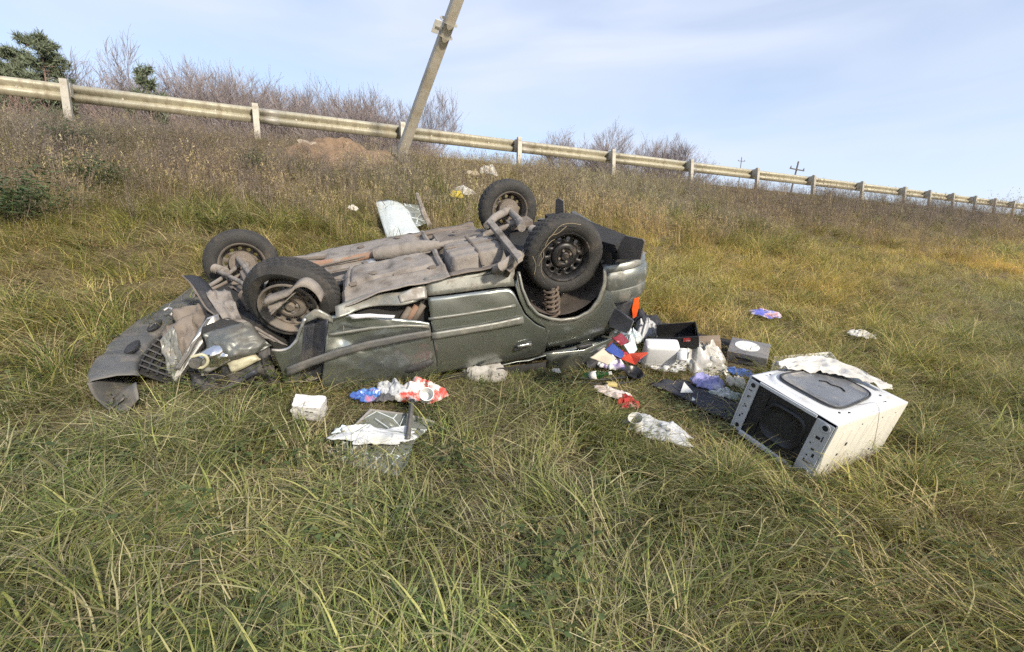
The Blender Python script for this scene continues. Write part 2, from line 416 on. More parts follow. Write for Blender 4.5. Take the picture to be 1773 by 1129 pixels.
def inpoly(x, y, poly):
    poly = np.array(poly); ins = np.zeros(len(x), bool); j = len(poly) - 1
    for i in range(len(poly)):
        (xi, yi), (xj, yj) = poly[i][:2], poly[j][:2]
        c = ((yi > y) != (yj > y)) & (x < (xj - xi) * (y - yi) / (yj - yi + 1e-12) + xi); ins ^= c; j = i
    return ins
BARE = []          # footprints where nothing grows through; filled by the objects below
FLAT = []          # trampled patches: low matted grass only
def scatter(name, label):
    X = []; Y = []
    def ring(r0, r1, dens, half):
        area = half * (r1 ** 2 - r0 ** 2); n = int(area * dens)
        r = np.sqrt(rng.uniform(r0 ** 2, r1 ** 2, n)); a = rng.uniform(-half, half, n)
        X.append(r * np.sin(a)); Y.append(r * np.cos(a))
    hf = R(60)
    ring(.45, 3, 150, R(88)); ring(3, 5, 125, R(78)); ring(5, 8, 90, hf); ring(8, 12, 60, hf); ring(12, 17, 34, hf); ring(17, 28, 13, hf); ring(28, 60, 3, hf)
    x = np.concatenate(X); y = np.concatenate(Y)
    t = -DC * x + DS * y
    k = t < 12.3
    ex_ = np.zeros(len(x), bool)
    for poly in FLAT: ex_ |= inpoly(x, y, poly)
    jx = np.concatenate([x[ex_] + rng.normal(0, .06, ex_.sum()) for _ in range(2)]); jy = np.concatenate([y[ex_] + rng.normal(0, .06, ex_.sum()) for _ in range(2)])
    x = np.r_[x, jx]; y = np.r_[y, jy]; t = -DC * x + DS * y; k = t < 12.3
    for poly in BARE: k &= ~inpoly(x, y, poly)
    x, y, t = x[k], y[k], t[k]; n = len(x); dist = np.hypot(x, y)
    z = ground(x, y)
    n1 = fbm(x * .9, y * .9, 11); n2 = fbm(x * .45 + 9, y * .45, 23); n3 = vnoise(x * 2.3, y * 2.3, 31); n4 = fbm(x * 1.6, y * 1.6, 61)
    u = rng.uniform(size=n)
    kinds = np.empty(n, dtype=object)
    up = np.clip((t + (n2 - .5) * 3.0 - 6.2) / 2.2, 0, 1)        # dead growth towards the top of the bank
    sun_gold = np.clip(1 - np.abs(t + (n1 - .5) * 2 - 5.3) / 2.6, 0, 1) * np.clip((x + 1.5) / 2.0, .25, 1)
    leftdark = np.clip((-x - 1.2) / 2.5, 0, 1); rightdark = np.clip((x - 3.6) / 3.0, 0, 1)
    for i in range(n):
        if up[i] > u[i]:
            c = rng.uniform(); dark = max(leftdark[i], rightdark[i])
            kinds[i] = ('weed' if c < .12 + .34 * dark else 'stalk' if c < .5 + .14 * dark else 'straw' if c < .68 else 'golden' if c < .86 - .2 * dark else 'long' if c < .95 else 'matted')
        elif sun_gold[i] > rng.uniform() * 1.15:
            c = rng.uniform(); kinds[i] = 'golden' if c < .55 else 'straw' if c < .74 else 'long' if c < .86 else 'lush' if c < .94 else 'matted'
        else:
            c = rng.uniform() + (n1[i] - .5) * .55; g_ = n4[i]
            kinds[i] = ('matted' if c < .13 else 'straw' if c < .36 else 'golden' if c < .42 else 'long' if c < .68 else 'lush' if c < .81 + (g_ - .5) * .3 else 'short' if c < .86 else 'broad' if c < .955 else 'tuft')
    flat = np.zeros(n, bool)
    for poly in FLAT: flat |= inpoly(x, y, poly)
    for i in np.nonzero(flat)[0]: kinds[i] = ('matted', 'straw', 'short', 'straw', 'broad')[rng.choice(5, p=[.36, .24, .22, .10, .08])]
    idx = np.array([KIND[k][rng.integers(len(KIND[k]))] for k in kinds])
    comb = PI2 * fbm(x * .55 + 3, y * .55, 41, 2) * 1.7 + .6
    rz_ = np.where(np.isin(kinds, ['long', 'lush', 'golden']), comb + rng.normal(0, .7, n), rng.uniform(0, PI2, n))
    tl = rng.normal(0, .10, (n, 2))
    slope = .30 * np.clip((t - 2) / 4, 0, 1)
    scl = rng.uniform(.72, 1.25, n) * np.where(dist > 17, 1.45, 1) * np.where(dist > 28, 1.6, 1)
    scl = np.where(kinds == 'broad', scl * .9, scl)
    scl = np.where((kinds == 'tuft') & (dist < 3.4), scl * .75, scl)
    scl = scl * np.where(np.isin(kinds, ['stalk', 'weed']), .7, 1) * np.interp(t, [9.4, 10.6, 11.1], [1, .62, .36]) * .92 * np.where(flat, .78, 1) * (.75 + .5 * n1)
    tint = np.ones((n, 3)) * (rng.uniform(.78, 1.2, n) * (.82 + .36 * n3))[:, None]
    warm = (n2 - .5)[:, None] * V(.35, .12, -.2)
    tint = tint * (1 + warm)
    tint = tint * (1 + sun_gold[:, None] * V(.32, .17, -.10))  # warm sunlight on the middle of the bank put into the grass tint
    tint = tint * (1 + np.clip((2.6 - t) / 1.2, 0, 1)[:, None] * V(-.01, .0, -.02))
    # the tall growth near the top corners is tinted darker: shade put into its colour
    shade = (np.maximum(leftdark * .35, rightdark * .75) * np.clip((t - 6.3) / 2, 0, 1))[:, None]
    tint = tint * (1 - shade) + shade * tint * V(.74, .69, .72)
    me = bpy.data.meshes.new(name); me.vertices.add(n); me.vertices.foreach_set('co', np.stack([x, y, z - .01], 1).astype(np.float32).ravel())
    def fa(nm, typ, arr, key): a_ = me.attributes.new(nm, typ, 'POINT'); a_.data.foreach_set(key, arr)
    fa('rot', 'FLOAT_VECTOR', np.stack([tl[:, 0] + slope * .5, tl[:, 1], rz_], 1).astype(np.float32).ravel(), 'vector')
    fa('scl', 'FLOAT', scl.astype(np.float32), 'value'); fa('idx', 'INT', idx.astype(np.int32), 'value')
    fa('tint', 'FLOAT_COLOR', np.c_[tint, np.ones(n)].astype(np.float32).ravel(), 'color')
    o = link(name, me); tag(o, label, 'grass', kind='stuff')
    ng = bpy.data.node_groups.new('scatter_clumps', 'GeometryNodeTree')
    ng.interface.new_socket('Geometry', in_out='INPUT', socket_type='NodeSocketGeometry'); ng.interface.new_socket('Geometry', in_out='OUTPUT', socket_type='NodeSocketGeometry')
    N = ng.nodes.new; gi = N('NodeGroupInput'); go = N('NodeGroupOutput'); ip = N('GeometryNodeInstanceOnPoints'); ci = N('GeometryNodeCollectionInfo')
    ci.inputs['Collection'].default_value = proto_col; ci.inputs['Separate Children'].default_value = True; ci.inputs['Reset Children'].default_value = True
    def na(nm, dt): q = N('GeometryNodeInputNamedAttribute'); q.data_type = dt; q.inputs['Name'].default_value = nm; return q.outputs['Attribute']
    ip.inputs['Pick Instance'].default_value = True
    l = ng.links.new
    l(gi.outputs[0], ip.inputs['Points']); l(ci.outputs[0], ip.inputs['Instance']); l(na('idx', 'INT'), ip.inputs['Instance Index'])
    er = N('FunctionNodeEulerToRotation'); l(na('rot', 'FLOAT_VECTOR'), er.inputs[0]); l(er.outputs[0], ip.inputs['Rotation'])
    l(na('scl', 'FLOAT'), ip.inputs['Scale']); l(ip.outputs[0], go.inputs[0])
    md = o.modifiers.new('scatter', 'NODES'); md.node_group = ng
    print('grass clumps', n)
    return o

# ---------------------------------------------------------------- guard rail on the shoulder
galv = PM('galvanised_steel', (.42, .40, .31), (.52, .49, .38), scale=9, rough=.55, metal=.35, bump=.05, rvar=.1, dirt=(.25, .215, .155), dirt_amt=.42, dirt_scale=3.2, stretch=(2.5, 1, .5))
galv2 = PM('weathered_post_steel', (.33, .32, .29), (.42, .40, .35), scale=12, rough=.6, metal=.3, dirt=(.30, .25, .18), dirt_amt=.3, dirt_scale=4)
gr = empty('guard_rail', (P0[0], P0[1], float(ground(*P0))), label='weathered steel crash barrier running along the top of the bank', cat='guard rail')
gr.rotation_euler = (0, 0, math.atan2(DC, DS))      # local x runs along the road, local y away from the camera
g0 = float(ground(*P0))
stations = [-9, -6, -3, 0, 3, 6, 9, 12, 15, 18, 21, 24, 27] + [27 + 2 * k for k in range(1, 17)]
prof = [(.0, .31), (.012, .305), (.07, .265), (.083, .235), (.07, .205), (.012, .17), (.0, .155), (.012, .14), (.07, .105), (.083, .075), (.07, .045), (.012, .005), (0, 0)]
def railz(s): x, y = st(s, 11.382); return float(ground(x, y)) - g0
post_me = None; blk_me = None
for i, s in enumerate(stations):
    z = railz(s)
    lean = random.Random(i).uniform(-.03, .03)
    if post_me is None:
        b = B(); w, d, k = .11, .085, .006
        b.box((0, -d / 2, .08), (w, k, 1.18)); b.box((-w / 2 + k / 2, k / 2, .08), (k, d, 1.18)); b.box((w / 2 - k / 2, k / 2, .08), (k, d, 1.18))
        for q in (-1, 1): b.box((q * (w / 2 - .016), d / 2 + k / 2, .08), (.03, k, 1.18))
        p_ = b.build('post', galv2, gr, clean=False); post_me = p_.data
        b = B(); b.box((0, 0, 0), (.10, .006, .20)); b.box((-.05, .06, 0), (.006, .125, .24)); b.box((.05, .06, 0), (.006, .125, .24)); b.box((0, .12, 0), (.10, .006, .2))
        k_ = b.build('spacer_block', galv2, gr, clean=False); blk_me = k_.data
    else:
        p_ = link('post', post_me, None, gr); k_ = link('spacer_block', blk_me, None, gr)
    p_.location = (s, -.165, z); p_.rotation_euler = (lean * .6, lean, 0)
    k_.location = (s, -.115, z + .52)
    if i + 1 < len(stations):
        s2 = stations[i + 1]; z2 = railz(s2); b = B()
        c = np.array(prof); n = 3
        xs = np.linspace(s - .012, s2 - .018, n); zs = np.linspace(z, z2, n)
        P = np.stack([np.stack([np.full(len(c), xs[j]), .10 - c[:, 0] * 1.0, c[:, 1] + .355 + zs[j]], 1) for j in range(n)])
        r_ = b.grid(P).build('rail_beam', galv, gr, smooth=40, thick=.006)
        if i % 2 == 0 and s < 24:
            P2 = np.stack([np.stack([np.full(len(c), xx_), .094 - c[:, 0], c[:, 1] + .355 + z], 1) for xx_ in (s + .10, s + .42)]); B().grid(P2).build('splice_plate', galv2, r_, smooth=40, thick=.004)
        for q in ((.25, .75) if s < 24 else ()):
            B().lathe([(0, -.012), (.018, -.012), (.018, 0), (0, 0)], 8, (s + (s2 - s) * q,   .088, .51 + z + (z2 - z) * q), 'y').build('bolt', galv2, r_, clean=False)

# ---------------------------------------------------------------- knocked over concrete lamp post
conc = PM('weathered_concrete', (.42, .40, .35), (.52, .49, .43), scale=7, rough=.85, bump=.35, bscale=60, dirt=(.30, .25, .17), dirt_amt=.35, dirt_scale=2)
conc2 = PM('broken_concrete', (.11, .10, .09), (.22, .20, .18), scale=14, rough=.95, bump=.9, bscale=30)
rust = PM('rusty_rebar', (.10, .055, .035), (.16, .08, .045), scale=20, rough=.9)
pb = V(*(-2.431, 10.148, 3.665)); pt = V(*(-0.931, 8.281, 5.815))
ax = (pt - pb) / np.linalg.norm(pt - pb); pl = 9.0
pole = empty('utility_pole', tuple(pb), label='snapped concrete utility pole leaning to the right over the crash barrier', cat='utility pole')
q = Vector(ax).to_track_quat('Z', 'Y'); pole.rotation_euler = q.to_euler()
b = B()
def psec(z, w, d):       # trapezoid section with chamfered corners
    c = .022
    return [(-w / 2 + c, -d / 2, z), (w / 2 - c, -d / 2, z), (w / 2, -d / 2 + c, z), (w / 2 - .02, d / 2 - c, z), (w / 2 - .02 - c, d / 2, z), (-w / 2 + .02 + c, d / 2, z), (-w / 2 + .02, d / 2 - c, z), (-w / 2, -d / 2 + c, z)]
rows = []
for z in np.linspace(.12, pl, 14):
    u = z / pl; rows.append(psec(z, .205 - .06 * u, .19 - .05 * u))
P = np.array(rows); P = np.concatenate([P, P[:, :1]], 1)
P[0, :, 2] += np.array([.05, -.04, .02, .12, -.06, .04, -.03, .0, .05])
b.grid(P); b.add(P[-1, :8], [tuple(range(8))])
b.build('shaft', conc, pole, bevel=0)
b = B(); rr = random.Random(3)
for k in range(7):
    a = k * .9; b.box((.11 * math.cos(a), .11 * math.sin(a), .10 + rr.uniform(-.08, .12)), (rr.uniform(.14, .26), rr.uniform(.1, .22), rr.uniform(.12, .30)), Matrix.Rotation(rr.uniform(0, 3), 3, 'X') @ Matrix.Rotation(rr.uniform(0, 3), 3, 'Z'))
b.build('broken_base', conc2, pole, bevel=.012)
for k in range(6):
    a = k * 1.05; c = V(.08 * math.cos(a), .08 * math.sin(a), .25)
    B().tube(smooth_path([c, c * V(1.1, 1.1, -.2), c * V(1.9, 1.7, -.9) + rng.normal(0, .03, 3)], 6), .009, 5).build('rebar', rust, pole)
white_paint = PM('chalky_white_enamel', (.72, .73, .72), (.62, .63, .62), scale=18, rough=.5)
Mi = np.array(q.to_matrix()).T
c = Mi @ (V(*(-1.283, 8.384, 5.471)) - pb); zz = float(c[2])
pl_ = B().box(c, (.13, .010, .22), bev=.004).build('number_plate', white_paint, pole)
B().box(c * V(.5, .5, 1), (abs(c[0]) + .05, abs(c[1]) + .03, .025)).build('bracket', galv2, pole)
B().lathe([(.115, zz - .12), (.160, zz - .10)], 20, axis='z').build('strap', galv2, pole, thick=.006)
B().lathe([(.115, zz + .10), (.160, zz + .12)], 20, axis='z').build('strap', galv2, pole, thick=.006)

# earth thrown up at its foot
earth = PM('orange_subsoil', (.17, .12, .08), (.27, .19, .128), scale=6, rough=.95, bump=1.0, bscale=24, spec=.1)
c0 = V(*(-3.473, 9.455, 3.55)); c1 = V(*(-2.726, 9.652, 3.503)); c2 = V(*(-3.994, 9.339, 3.613))
def mound(name, cs, rads, hs, mat_, label, seed):
    cs = np.array(cs); lo = cs[:, :2].min(0) - max(rads) * 1.3; hi = cs[:, :2].max(0) + max(rads) * 1.3
    xs, ys = np.meshgrid(np.linspace(lo[0], hi[0], 60), np.linspace(lo[1], hi[1], 48))
    e = 0
    for c, r, h_ in zip(cs, rads, hs):
        d = np.hypot(xs - c[0], ys - c[1]) / r + (fbm(xs * 3, ys * 3, seed) - .5) * .6
        e = np.maximum(e, h_ * np.clip(1 - d * d, -.2, 1))
    z = ground(xs, ys) - .05 + e * (.8 + .5 * fbm(xs * 5, ys * 5, seed + 3)) + (fbm(xs * 12, ys * 12, seed + 5) - .5) * .08 * (e > 0)
    o = B().grid(np.stack([xs, ys, z], -1)).build(name, mat_, smooth=50)
    return tag(o, label, 'soil')
mound('soil_heap', [c0, c1, c2], [.8, .6, .5], [.36, .26, .24], earth, 'heap of orange earth thrown up on the bank beside the broken pole', 4)
BARE.append(np.array([(-4.145, 9.169, 3.574), (-3.839, 9.668, 3.721), (-3.321, 9.942, 3.737), (-2.64, 9.911, 3.603), (-2.53, 9.347, 3.33), (-3.101, 8.854, 3.212), (-3.687, 8.849, 3.336)])[:, :2])
rr = random.Random(8)
stone_m = PM('pale_clod', (.40, .34, .27), (.28, .23, .18), scale=9, rough=.95, bump=.8, bscale=30)
for k, (px_, lab) in enumerate(zip([(-4.094, 9.444, 3.681), (-3.9, 9.441, 3.636), (-3.182, 9.507, 3.517)], ['angular pale clod on the crest left of the soil heap', 'flat pale clod leaning against the soil heap', 'small clod lying low in front of the soil heap'])):
    bm = bmesh.new(); bmesh.ops.create_icosphere(bm, subdivisions=2, radius=1)
    sd = (.12, .13, .10)[k]
    for v in bm.verts:
        f = 1 + .5 * (vnoise(v.co.x * 2 + k * 5, v.co.y * 2 + v.co.z * 3, 3 + k) - .5); v.co = Vector((v.co.x * sd * 1.4 * f, v.co.y * sd * f, v.co.z * sd * .7 * f))
    me = bpy.data.meshes.new('clod'); bm.to_mesh(me); bm.free()
    o = link('clod', me, stone_m); o.location = (px_[0], px_[1], px_[2] + .12); o.rotation_euler = (rr.uniform(-.4, .4), rr.uniform(-.4, .4), rr.uniform(0, 3))
    tag(o, lab, 'clod', 'clods of earth by the pole')

# ---------------------------------------------------------------- bare trees and pines beyond the road
bark = PM('grey_twig_bark', (.20, .17, .17), (.29, .25, .245), scale=8, rough=.9)
bark2 = PM('reddish_twig_bark', (.20, .135, .12), (.28, .20, .17), scale=8, rough=.9)
def bare_tree(seed, H, spread=.55, stems=3, depth=5):
    r_ = np.random.default_rng(seed); tr = B(); cr = B()
    def grow(p, d, L_, rad, lev):
        n = 3 if lev > 1 else 4
        pts = [p]; q = p.copy(); dd = d.copy()
        for k in range(n):
            dd = dd + r_.normal(0, .10, 3) + V(0, 0, .05); dd /= np.linalg.norm(dd); q = q + dd * L_ / n; pts.append(q.copy())
        q0 = pts[-1]; cz = H * .55
        if lev > 0 and ((q0[0] ** 2 + q0[1] ** 2) / (H * .46) ** 2 + ((q0[2] - cz) / (H * .47)) ** 2 > 1):
            if lev < 3 or r_.uniform() < .75: pts = pts[:max(2, n)]; 
            if pts[-1][2] > H * .99 or ((pts[-1][0] ** 2 + pts[-1][1] ** 2) / (H * .52) ** 2 + ((pts[-1][2] - cz) / (H * .5)) ** 2 > 1): return
        rad2 = rad * .62
        (tr if lev <= 1 else cr).tube(pts, np.linspace(rad, rad2, len(pts)), 6 if lev <= 1 else 3, cap=False)
        if lev >= depth: return
        nb = r_.integers(4, 6) if lev < depth - 1 else r_.integers(4, 7)
        for k in range(nb):
            n = len(pts) - 1; u = r_.uniform(.3, 1); i0 = min(int(u * n), n - 1); b0 = pts[i0] * (1 - (u * n - i0)) + pts[i0 + 1] * (u * n - i0)
            ax_ = r_.normal(0, 1, 3); ax_ -= dd * (ax_ @ dd); ax_ /= np.linalg.norm(ax_)
            nd = dd * math.cos(spread) + ax_ * math.sin(spread * r_.uniform(.7, 1.3)); nd[2] = nd[2] * .9 + .12; nd /= np.linalg.norm(nd)
            grow(b0, nd, L_ * r_.uniform(.5, .78), max(rad2 * .66, .0045), lev + 1)
    for k in range(stems):
        a = r_.uniform(0, PI2); d = V(math.cos(a) * .28, math.sin(a) * .28, 1); d /= np.linalg.norm(d)
        grow(V(math.cos(a) * .12, math.sin(a) * .12, -.1), d, H * .42, .05 * H / 6, 0)
    return tr, cr
variants = []
for k, (H, sp, stn, dep) in enumerate([(6.5, .5, 4, 5), (7.5, .45, 3, 5), (5.5, .6, 5, 5), (6.0, .55, 4, 5), (4.2, .6, 6, 4)]):
    tr, cr = bare_tree(20 + k, H, sp, stn, dep)
    variants.append((tr, cr, {}, max(q[2] for q in cr.v)))
def place_tree(px_, var, label, mat_, rot, group='leafless trees across the road'):
    tr, cr, cache, hv = variants[var]; H_scale = px_[3] / hv * (.9 if mat_ is bark2 else 1.0); px_ = px_[:3]
    root = empty('bare_tree', px_, (0, 0, rot), label, 'tree', group); root.scale = (H_scale,) * 3
    key = mat_.name
    if key not in cache:
        a = tr.build('trunk', mat_, root, smooth=180, clean=False); c = cr.build('crown', mat_, root, clean=False); cache[key] = (a.data, c.data)
    else:
        link('trunk', cache[key][0], None, root); link('crown', cache[key][1], None, root)

for k, (p_, v_, m_, l_) in enumerate([
    ((-27.332, 26.755, 2.448, 9.789), 4, bark2, 'low reddish bush at the far left behind the crash barrier'),
    ((-26.445, 27.797, 2.437, 10.033), 4, bark2, 'reddish bush under the tall pine'),
    ((-27.468, 32.148, 2.376, 12.31), 0, bark, 'bare tree right of the tall pine'),
    ((-28.54, 35.316, 2.331, 13.342), 2, bark, 'bare tree just left of the small ragged pine'),
    ((-21.595, 27.65, 2.456, 8.969), 4, bark2, 'low reddish bush in front of the small ragged pine'),
    ((-23.073, 33.121, 2.379, 12.045), 2, bark, 'bare tree right of the small ragged pine'),
    ((-22.677, 35.281, 2.352, 13.072), 3, bark, 'thin bare tree left of the tallest bare tree'),
    ((-19.093, 32.148, 2.405, 12.28), 1, bark, 'tallest bare tree, above the second post of the barrier from the left'),
    ((-18.457, 34.201, 2.381, 12.541), 0, bark, 'bare tree right of the tallest bare tree'),
    ((-14.799, 29.787, 2.451, 9.808), 4, bark, 'low bare bush in the dip between two groups of trees'),
    ((-15.683, 35.095, 2.379, 11.718), 3, bark, 'leftmost bare tree of the group left of the leaning pole'),
    ((-12.582, 31.957, 2.43, 10.899), 0, bark, 'broad bare tree in the middle of the group left of the leaning pole'),
    ((-11.431, 34.076, 2.407, 11.63), 2, bark, 'bare tree right of the broad one, left of the leaning pole'),
    ((-8.446, 28.666, 2.537, 8.93), 4, bark, 'low bare bush under the trees left of the leaning pole'),
    ((-8.188, 30.851, 2.459, 10.183), 1, bark, 'bare tree standing nearest the leaning pole'),
    ((5.5, 46.156, 2.308, 11.454), 3, bark, 'leftmost bare tree of the group right of the car'),
    ((7.382, 44.154, 2.34, 11.551), 0, bark, 'bare tree second from the left in the group right of the car'),
    ((10.365, 47.284, 2.31, 12.296), 2, bark, 'bare tree in the middle of the group right of the car'),
    ((11.646, 44.132, 2.354, 11.378), 1, bark, 'bare tree right of the middle in the group right of the car'),
    ((14.379, 45.061, 2.351, 10.808), 3, bark, 'rightmost bare tree, ending the group right of the car')]):
    place_tree(p_, v_, l_, m_, k * 1.7)
for k, p_ in enumerate([(-27.841, 31.005, 2.39, 11.346), (-32.048, 38.527, 2.276, 14.685), (-26.6, 36.314, 2.325, 13.265), (-25.789, 38.476, 2.299, 14.3), (-23.163, 37.457, 2.322, 14.21), (-20.646, 36.386, 2.345, 13.758), (-19.388, 37.333, 2.337, 13.315), (-17.108, 36.17, 2.36, 12.204), (-15.657, 37.259, 2.351, 12.774), (-13.225, 36.218, 2.373, 12.533), (-10.909, 35.106, 2.395, 11.785), (-10.593, 37.222, 2.369, 12.492), (-32.518, 35.223, 2.318, 12.691)]):
    place_tree(p_, (0, 3, 2, 1)[k % 4], 'grey leafless tree at the back, ' + ('between the tall pine and the first bare trees', 'behind the bare tree right of the tall pine', 'just right of the small ragged pine', 'midway between ragged pine and tallest bare tree', 'hard left of the tallest bare tree', 'hard right of the tallest bare tree', 'above the second barrier post from the left', 'where the skyline dips', 'left of the broad bare tree', 'right of the broad bare tree', 'second nearest the leaning pole', 'just behind the tree nearest the leaning pole', 'at the right foot of the tall pine')[k], bark, k * 2.3 + 1, 'thicket of leafless trees')
needle_m = PM('pine_needles', (.11, .14, .085), (.16, .19, .12), scale=3, rough=.7)  # lightened: distance haze put into the needle colour
def pine(p_, seed, ragged, label, w):
    r_ = np.random.default_rng(seed); H = p_[3]; root = empty('pine_tree', p_[:3], label=label, cat='tree')
    t_ = B().tube(smooth_path([V(0, 0, -.2), V(.05, .02, H * .4), V(-.03, .05, H * .97)], 10), np.linspace(.13, .025, 10), 7); c_ = B(); nv = []; nf = []
    for k in range(80 if not ragged else 42):
        z = H * r_.uniform(.35, .98); a = r_.uniform(0, PI2); Lb = w * (1.08 - .72 * ((z / H - .35) / .65) ** 1.3) * r_.uniform(.5, 1.1)
        e = V(math.cos(a), math.sin(a), r_.uniform(.05, .5)); pts = smooth_path([V(0, 0, z), V(0, 0, z) + e * Lb * .5, V(0, 0, z) + e * Lb + V(0, 0, .12 * Lb)], 5)
        t_.tube(pts, np.linspace(.03, .008, 5), 4, cap=False)
        for j in range(8 if not ragged else 5):
            c = pts[-1] * (1 - j * .11) + pts[1] * j * .11 + r_.normal(0, .10, 3)
            for q in range(26):
                d = r_.normal(0, 1, 3) + V(0, 0, .5); d /= np.linalg.norm(d); s_ = np.cross(d, r_.normal(0, 1, 3)); s_ /= np.linalg.norm(s_)
                n0 = len(nv); Ln = r_.uniform(.18, .42); nv.extend([c - s_ * .022, c + s_ * .022, c + d * Ln + s_ * .008, c + d * Ln - s_ * .008]); nf.append((n0, n0 + 1, n0 + 2, n0 + 3))
    t_.build('trunk', bark2, root, smooth=180, clean=False); B().add(nv, nf).build('crown', needle_m, root, clean=False)
pine((-25.968, 26.967, 2.45, 11.295), 1, False, 'tall dense pine behind the crash barrier at the far left', 2.0)
pine((-28.986, 27.972, 2.426, 11.286), 2, False, 'pine cut off by the left edge of the picture', 1.8)
pine((-20.13, 26.746, 2.473, 9.701), 3, True, 'small ragged pine among the bare trees on the left', 1.3)

woodp = PM('grey_pole_wood', (.10, .09, .085), (.14, .13, .12), scale=8, rough=.9)
def line_pole(p_, lean, label):
    H = p_[3]; root = empty('power_line_pole', p_[:3], (0, lean, 0), label, 'utility pole')
    B().tube([V(0, 0, -.5), V(0, 0, H)], [.16, .10], 8).build('shaft', woodp, root)
    B().box((0, -.12, H - 1.1), (2.0, .12, .12)).build('crossarm', woodp, root)
    for q in (-.9, .9): B().lathe([(.0, 0), (.07, .02), (.09, .1), (.05, .2), (.06, .26), (0, .3)], 8, (q, -.12, H - 1.04), 'z').build('insulator', woodp, root)
line_pole((36.783, 64.545, 2.179, 13.092), R(10), 'dark power line pole with crossarm far off beyond the barrier')
line_pole((64.093, 135.451, 1.854, 29.339), R(3), 'tiny faint power line pole farthest off above the barrier')

# ---------------------------------------------------------------- the overturned car
# car frame: x towards the tail, y away from the camera, z from roof to underside (up, as it lies on its roof)
CAR_R = Matrix(((0.94878, -0.29718, -0.10722), (0.23911, 0.89728, -0.37111), (0.20649, 0.32646, 0.92238)))
CAR_O = V(0.3806, 3.4018, 1.5532)
CAR0 = V(-1.0, .7, -.78)
_cb = CAR_O + np.array(CAR_R) @ CAR0
car = empty('car', tuple(_cb), CAR_R, 'wrecked dark green estate car lying on its roof at the foot of the bank', 'car')
class CB(B):
    def build(s, name, mat=None, parent=None, **k):
        if not getattr(s, 'nosh', False): s.v = [tuple(np.array(q) - CAR0) for q in s.v]
        return B.build(s, name, mat, parent or car, **k)
def W2C(p): return np.array(CAR_R).T @ (np.array(p) - CAR_O)
def C2W(p): return np.array(CAR_R) @ np.array(p) + CAR_O

paint = PM('dark_green_metallic_paint', (.275, .30, .287), (.295, .318, .304), scale=3, detail=2, rough=.24, metal=.8, coat=.4, rvar=.06)
paint_d = PM('dusty_green_paint', (.19, .20, .185), (.24, .24, .22), scale=12, rough=.42, metal=.4, coat=.2, dirt=(.22, .20, .17), dirt_amt=.3, dirt_scale=16)
dust = PM('dusty_underseal', (.22, .20, .183), (.33, .30, .272), scale=6, rough=.92, bump=.5, bscale=34, dirt=(.085, .072, .062), dirt_amt=.52, dirt_scale=6)
dust_d = PM('dark_underseal', (.13, .11, .095), (.21, .18, .155), scale=5, rough=.92, bump=.3, bscale=30)
rustpipe = PM('rust_brown_exhaust', (.29, .175, .12), (.25, .165, .125), scale=6, rough=.85, bump=.2, bscale=40, dirt=(.33, .27, .22), dirt_amt=.3)
rubber = PM('tyre_rubber', (.024, .024, .025), (.036, .035, .034), scale=9, rough=.78, bump=.15, bscale=80, dirt=(.085, .074, .063), dirt_amt=.25, dirt_scale=7)
rimblk = PM('black_steel_rim', (.022, .022, .024), (.032, .031, .032), scale=9, rough=.42, metal=.3, dirt=(.13, .105, .085), dirt_amt=.25, dirt_scale=9)
rimdust = PM('dusty_steel_rim', (.13, .118, .106), (.18, .16, .14), scale=9, rough=.75, dirt=(.2, .165, .135), dirt_amt=.5, dirt_scale=9)
blackpl = PM('black_plastic', (.022, .023, .026), (.035, .036, .04), scale=12, rough=.6, dirt=(.09, .08, .07), dirt_amt=.3)
greypl = PM('dusty_grey_bumper_plastic', (.075, .077, .077), (.105, .105, .103), scale=6, rough=.5, bump=.15, bscale=30, dirt=(.16, .145, .128), dirt_amt=.42, dirt_scale=9)
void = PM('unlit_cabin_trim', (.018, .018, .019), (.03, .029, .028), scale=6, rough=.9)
brights = PM('bare_bent_steel', (.42, .43, .44), (.52, .52, .52), scale=7, rough=.38, metal=.85, dirt=(.24, .21, .18), dirt_amt=.4, dirt_scale=8)
inner_blue = PM('unpainted_inner_panel', (.035, .04, .055), (.055, .06, .075), scale=6, rough=.5, metal=.3, dirt=(.11, .1, .095), dirt_amt=.35)
amber = PM('amber_lamp_lens', (.75, .13, .02), (.6, .07, .02), scale=9, rough=.2, coat=.6)
cream = PM('yellowed_lamp_housing', (.50, .48, .34), (.40, .38, .28), scale=8, rough=.35)
chrome = PM('lamp_reflector_chrome', (.62, .63, .64), None, rough=.16, metal=1.0, dirt=(.16, .145, .125), dirt_amt=.4, dirt_scale=8)
spring_m = PM('muddy_coil_spring', (.15, .115, .09), (.09, .07, .06), scale=14, rough=.8)

def side_y(x, z): return -.145 + .085 * ((z + .36) / .36) ** 2 + .004 * np.exp(-((z + .30) / .02) ** 2)
def panel(name, A, Bp, n, m, mat_, thick=.008, cr=0.0, seed=0, off=0.0, flat=False, parent=None, bow=None, smooth=45):
    a = resample(A, n); b_ = resample(Bp, n); P = np.zeros((m, n, 3))
    for j in range(m):
        u = j / (m - 1); P[j] = a * (1 - u) + b_ * u
    if not flat: P[..., 1] = side_y(P[..., 0], P[..., 2]) + off
    if bow is not None: P[..., 1] += bow(P[..., 0], P[..., 2])
    if cr:
        nx = fbm(P[..., 0] * 7 + P[..., 1] * 5, P[..., 2] * 7, seed) - .5; ny = fbm(P[..., 0] * 7, P[..., 2] * 7 + 5 + P[..., 1] * 4, seed + 9) - .5
        P[..., 1] += nx * cr * 2; P[..., 2] += ny * cr * .7
    return CB().grid(P).build(name, mat_, parent, smooth=smooth, thick=thick)

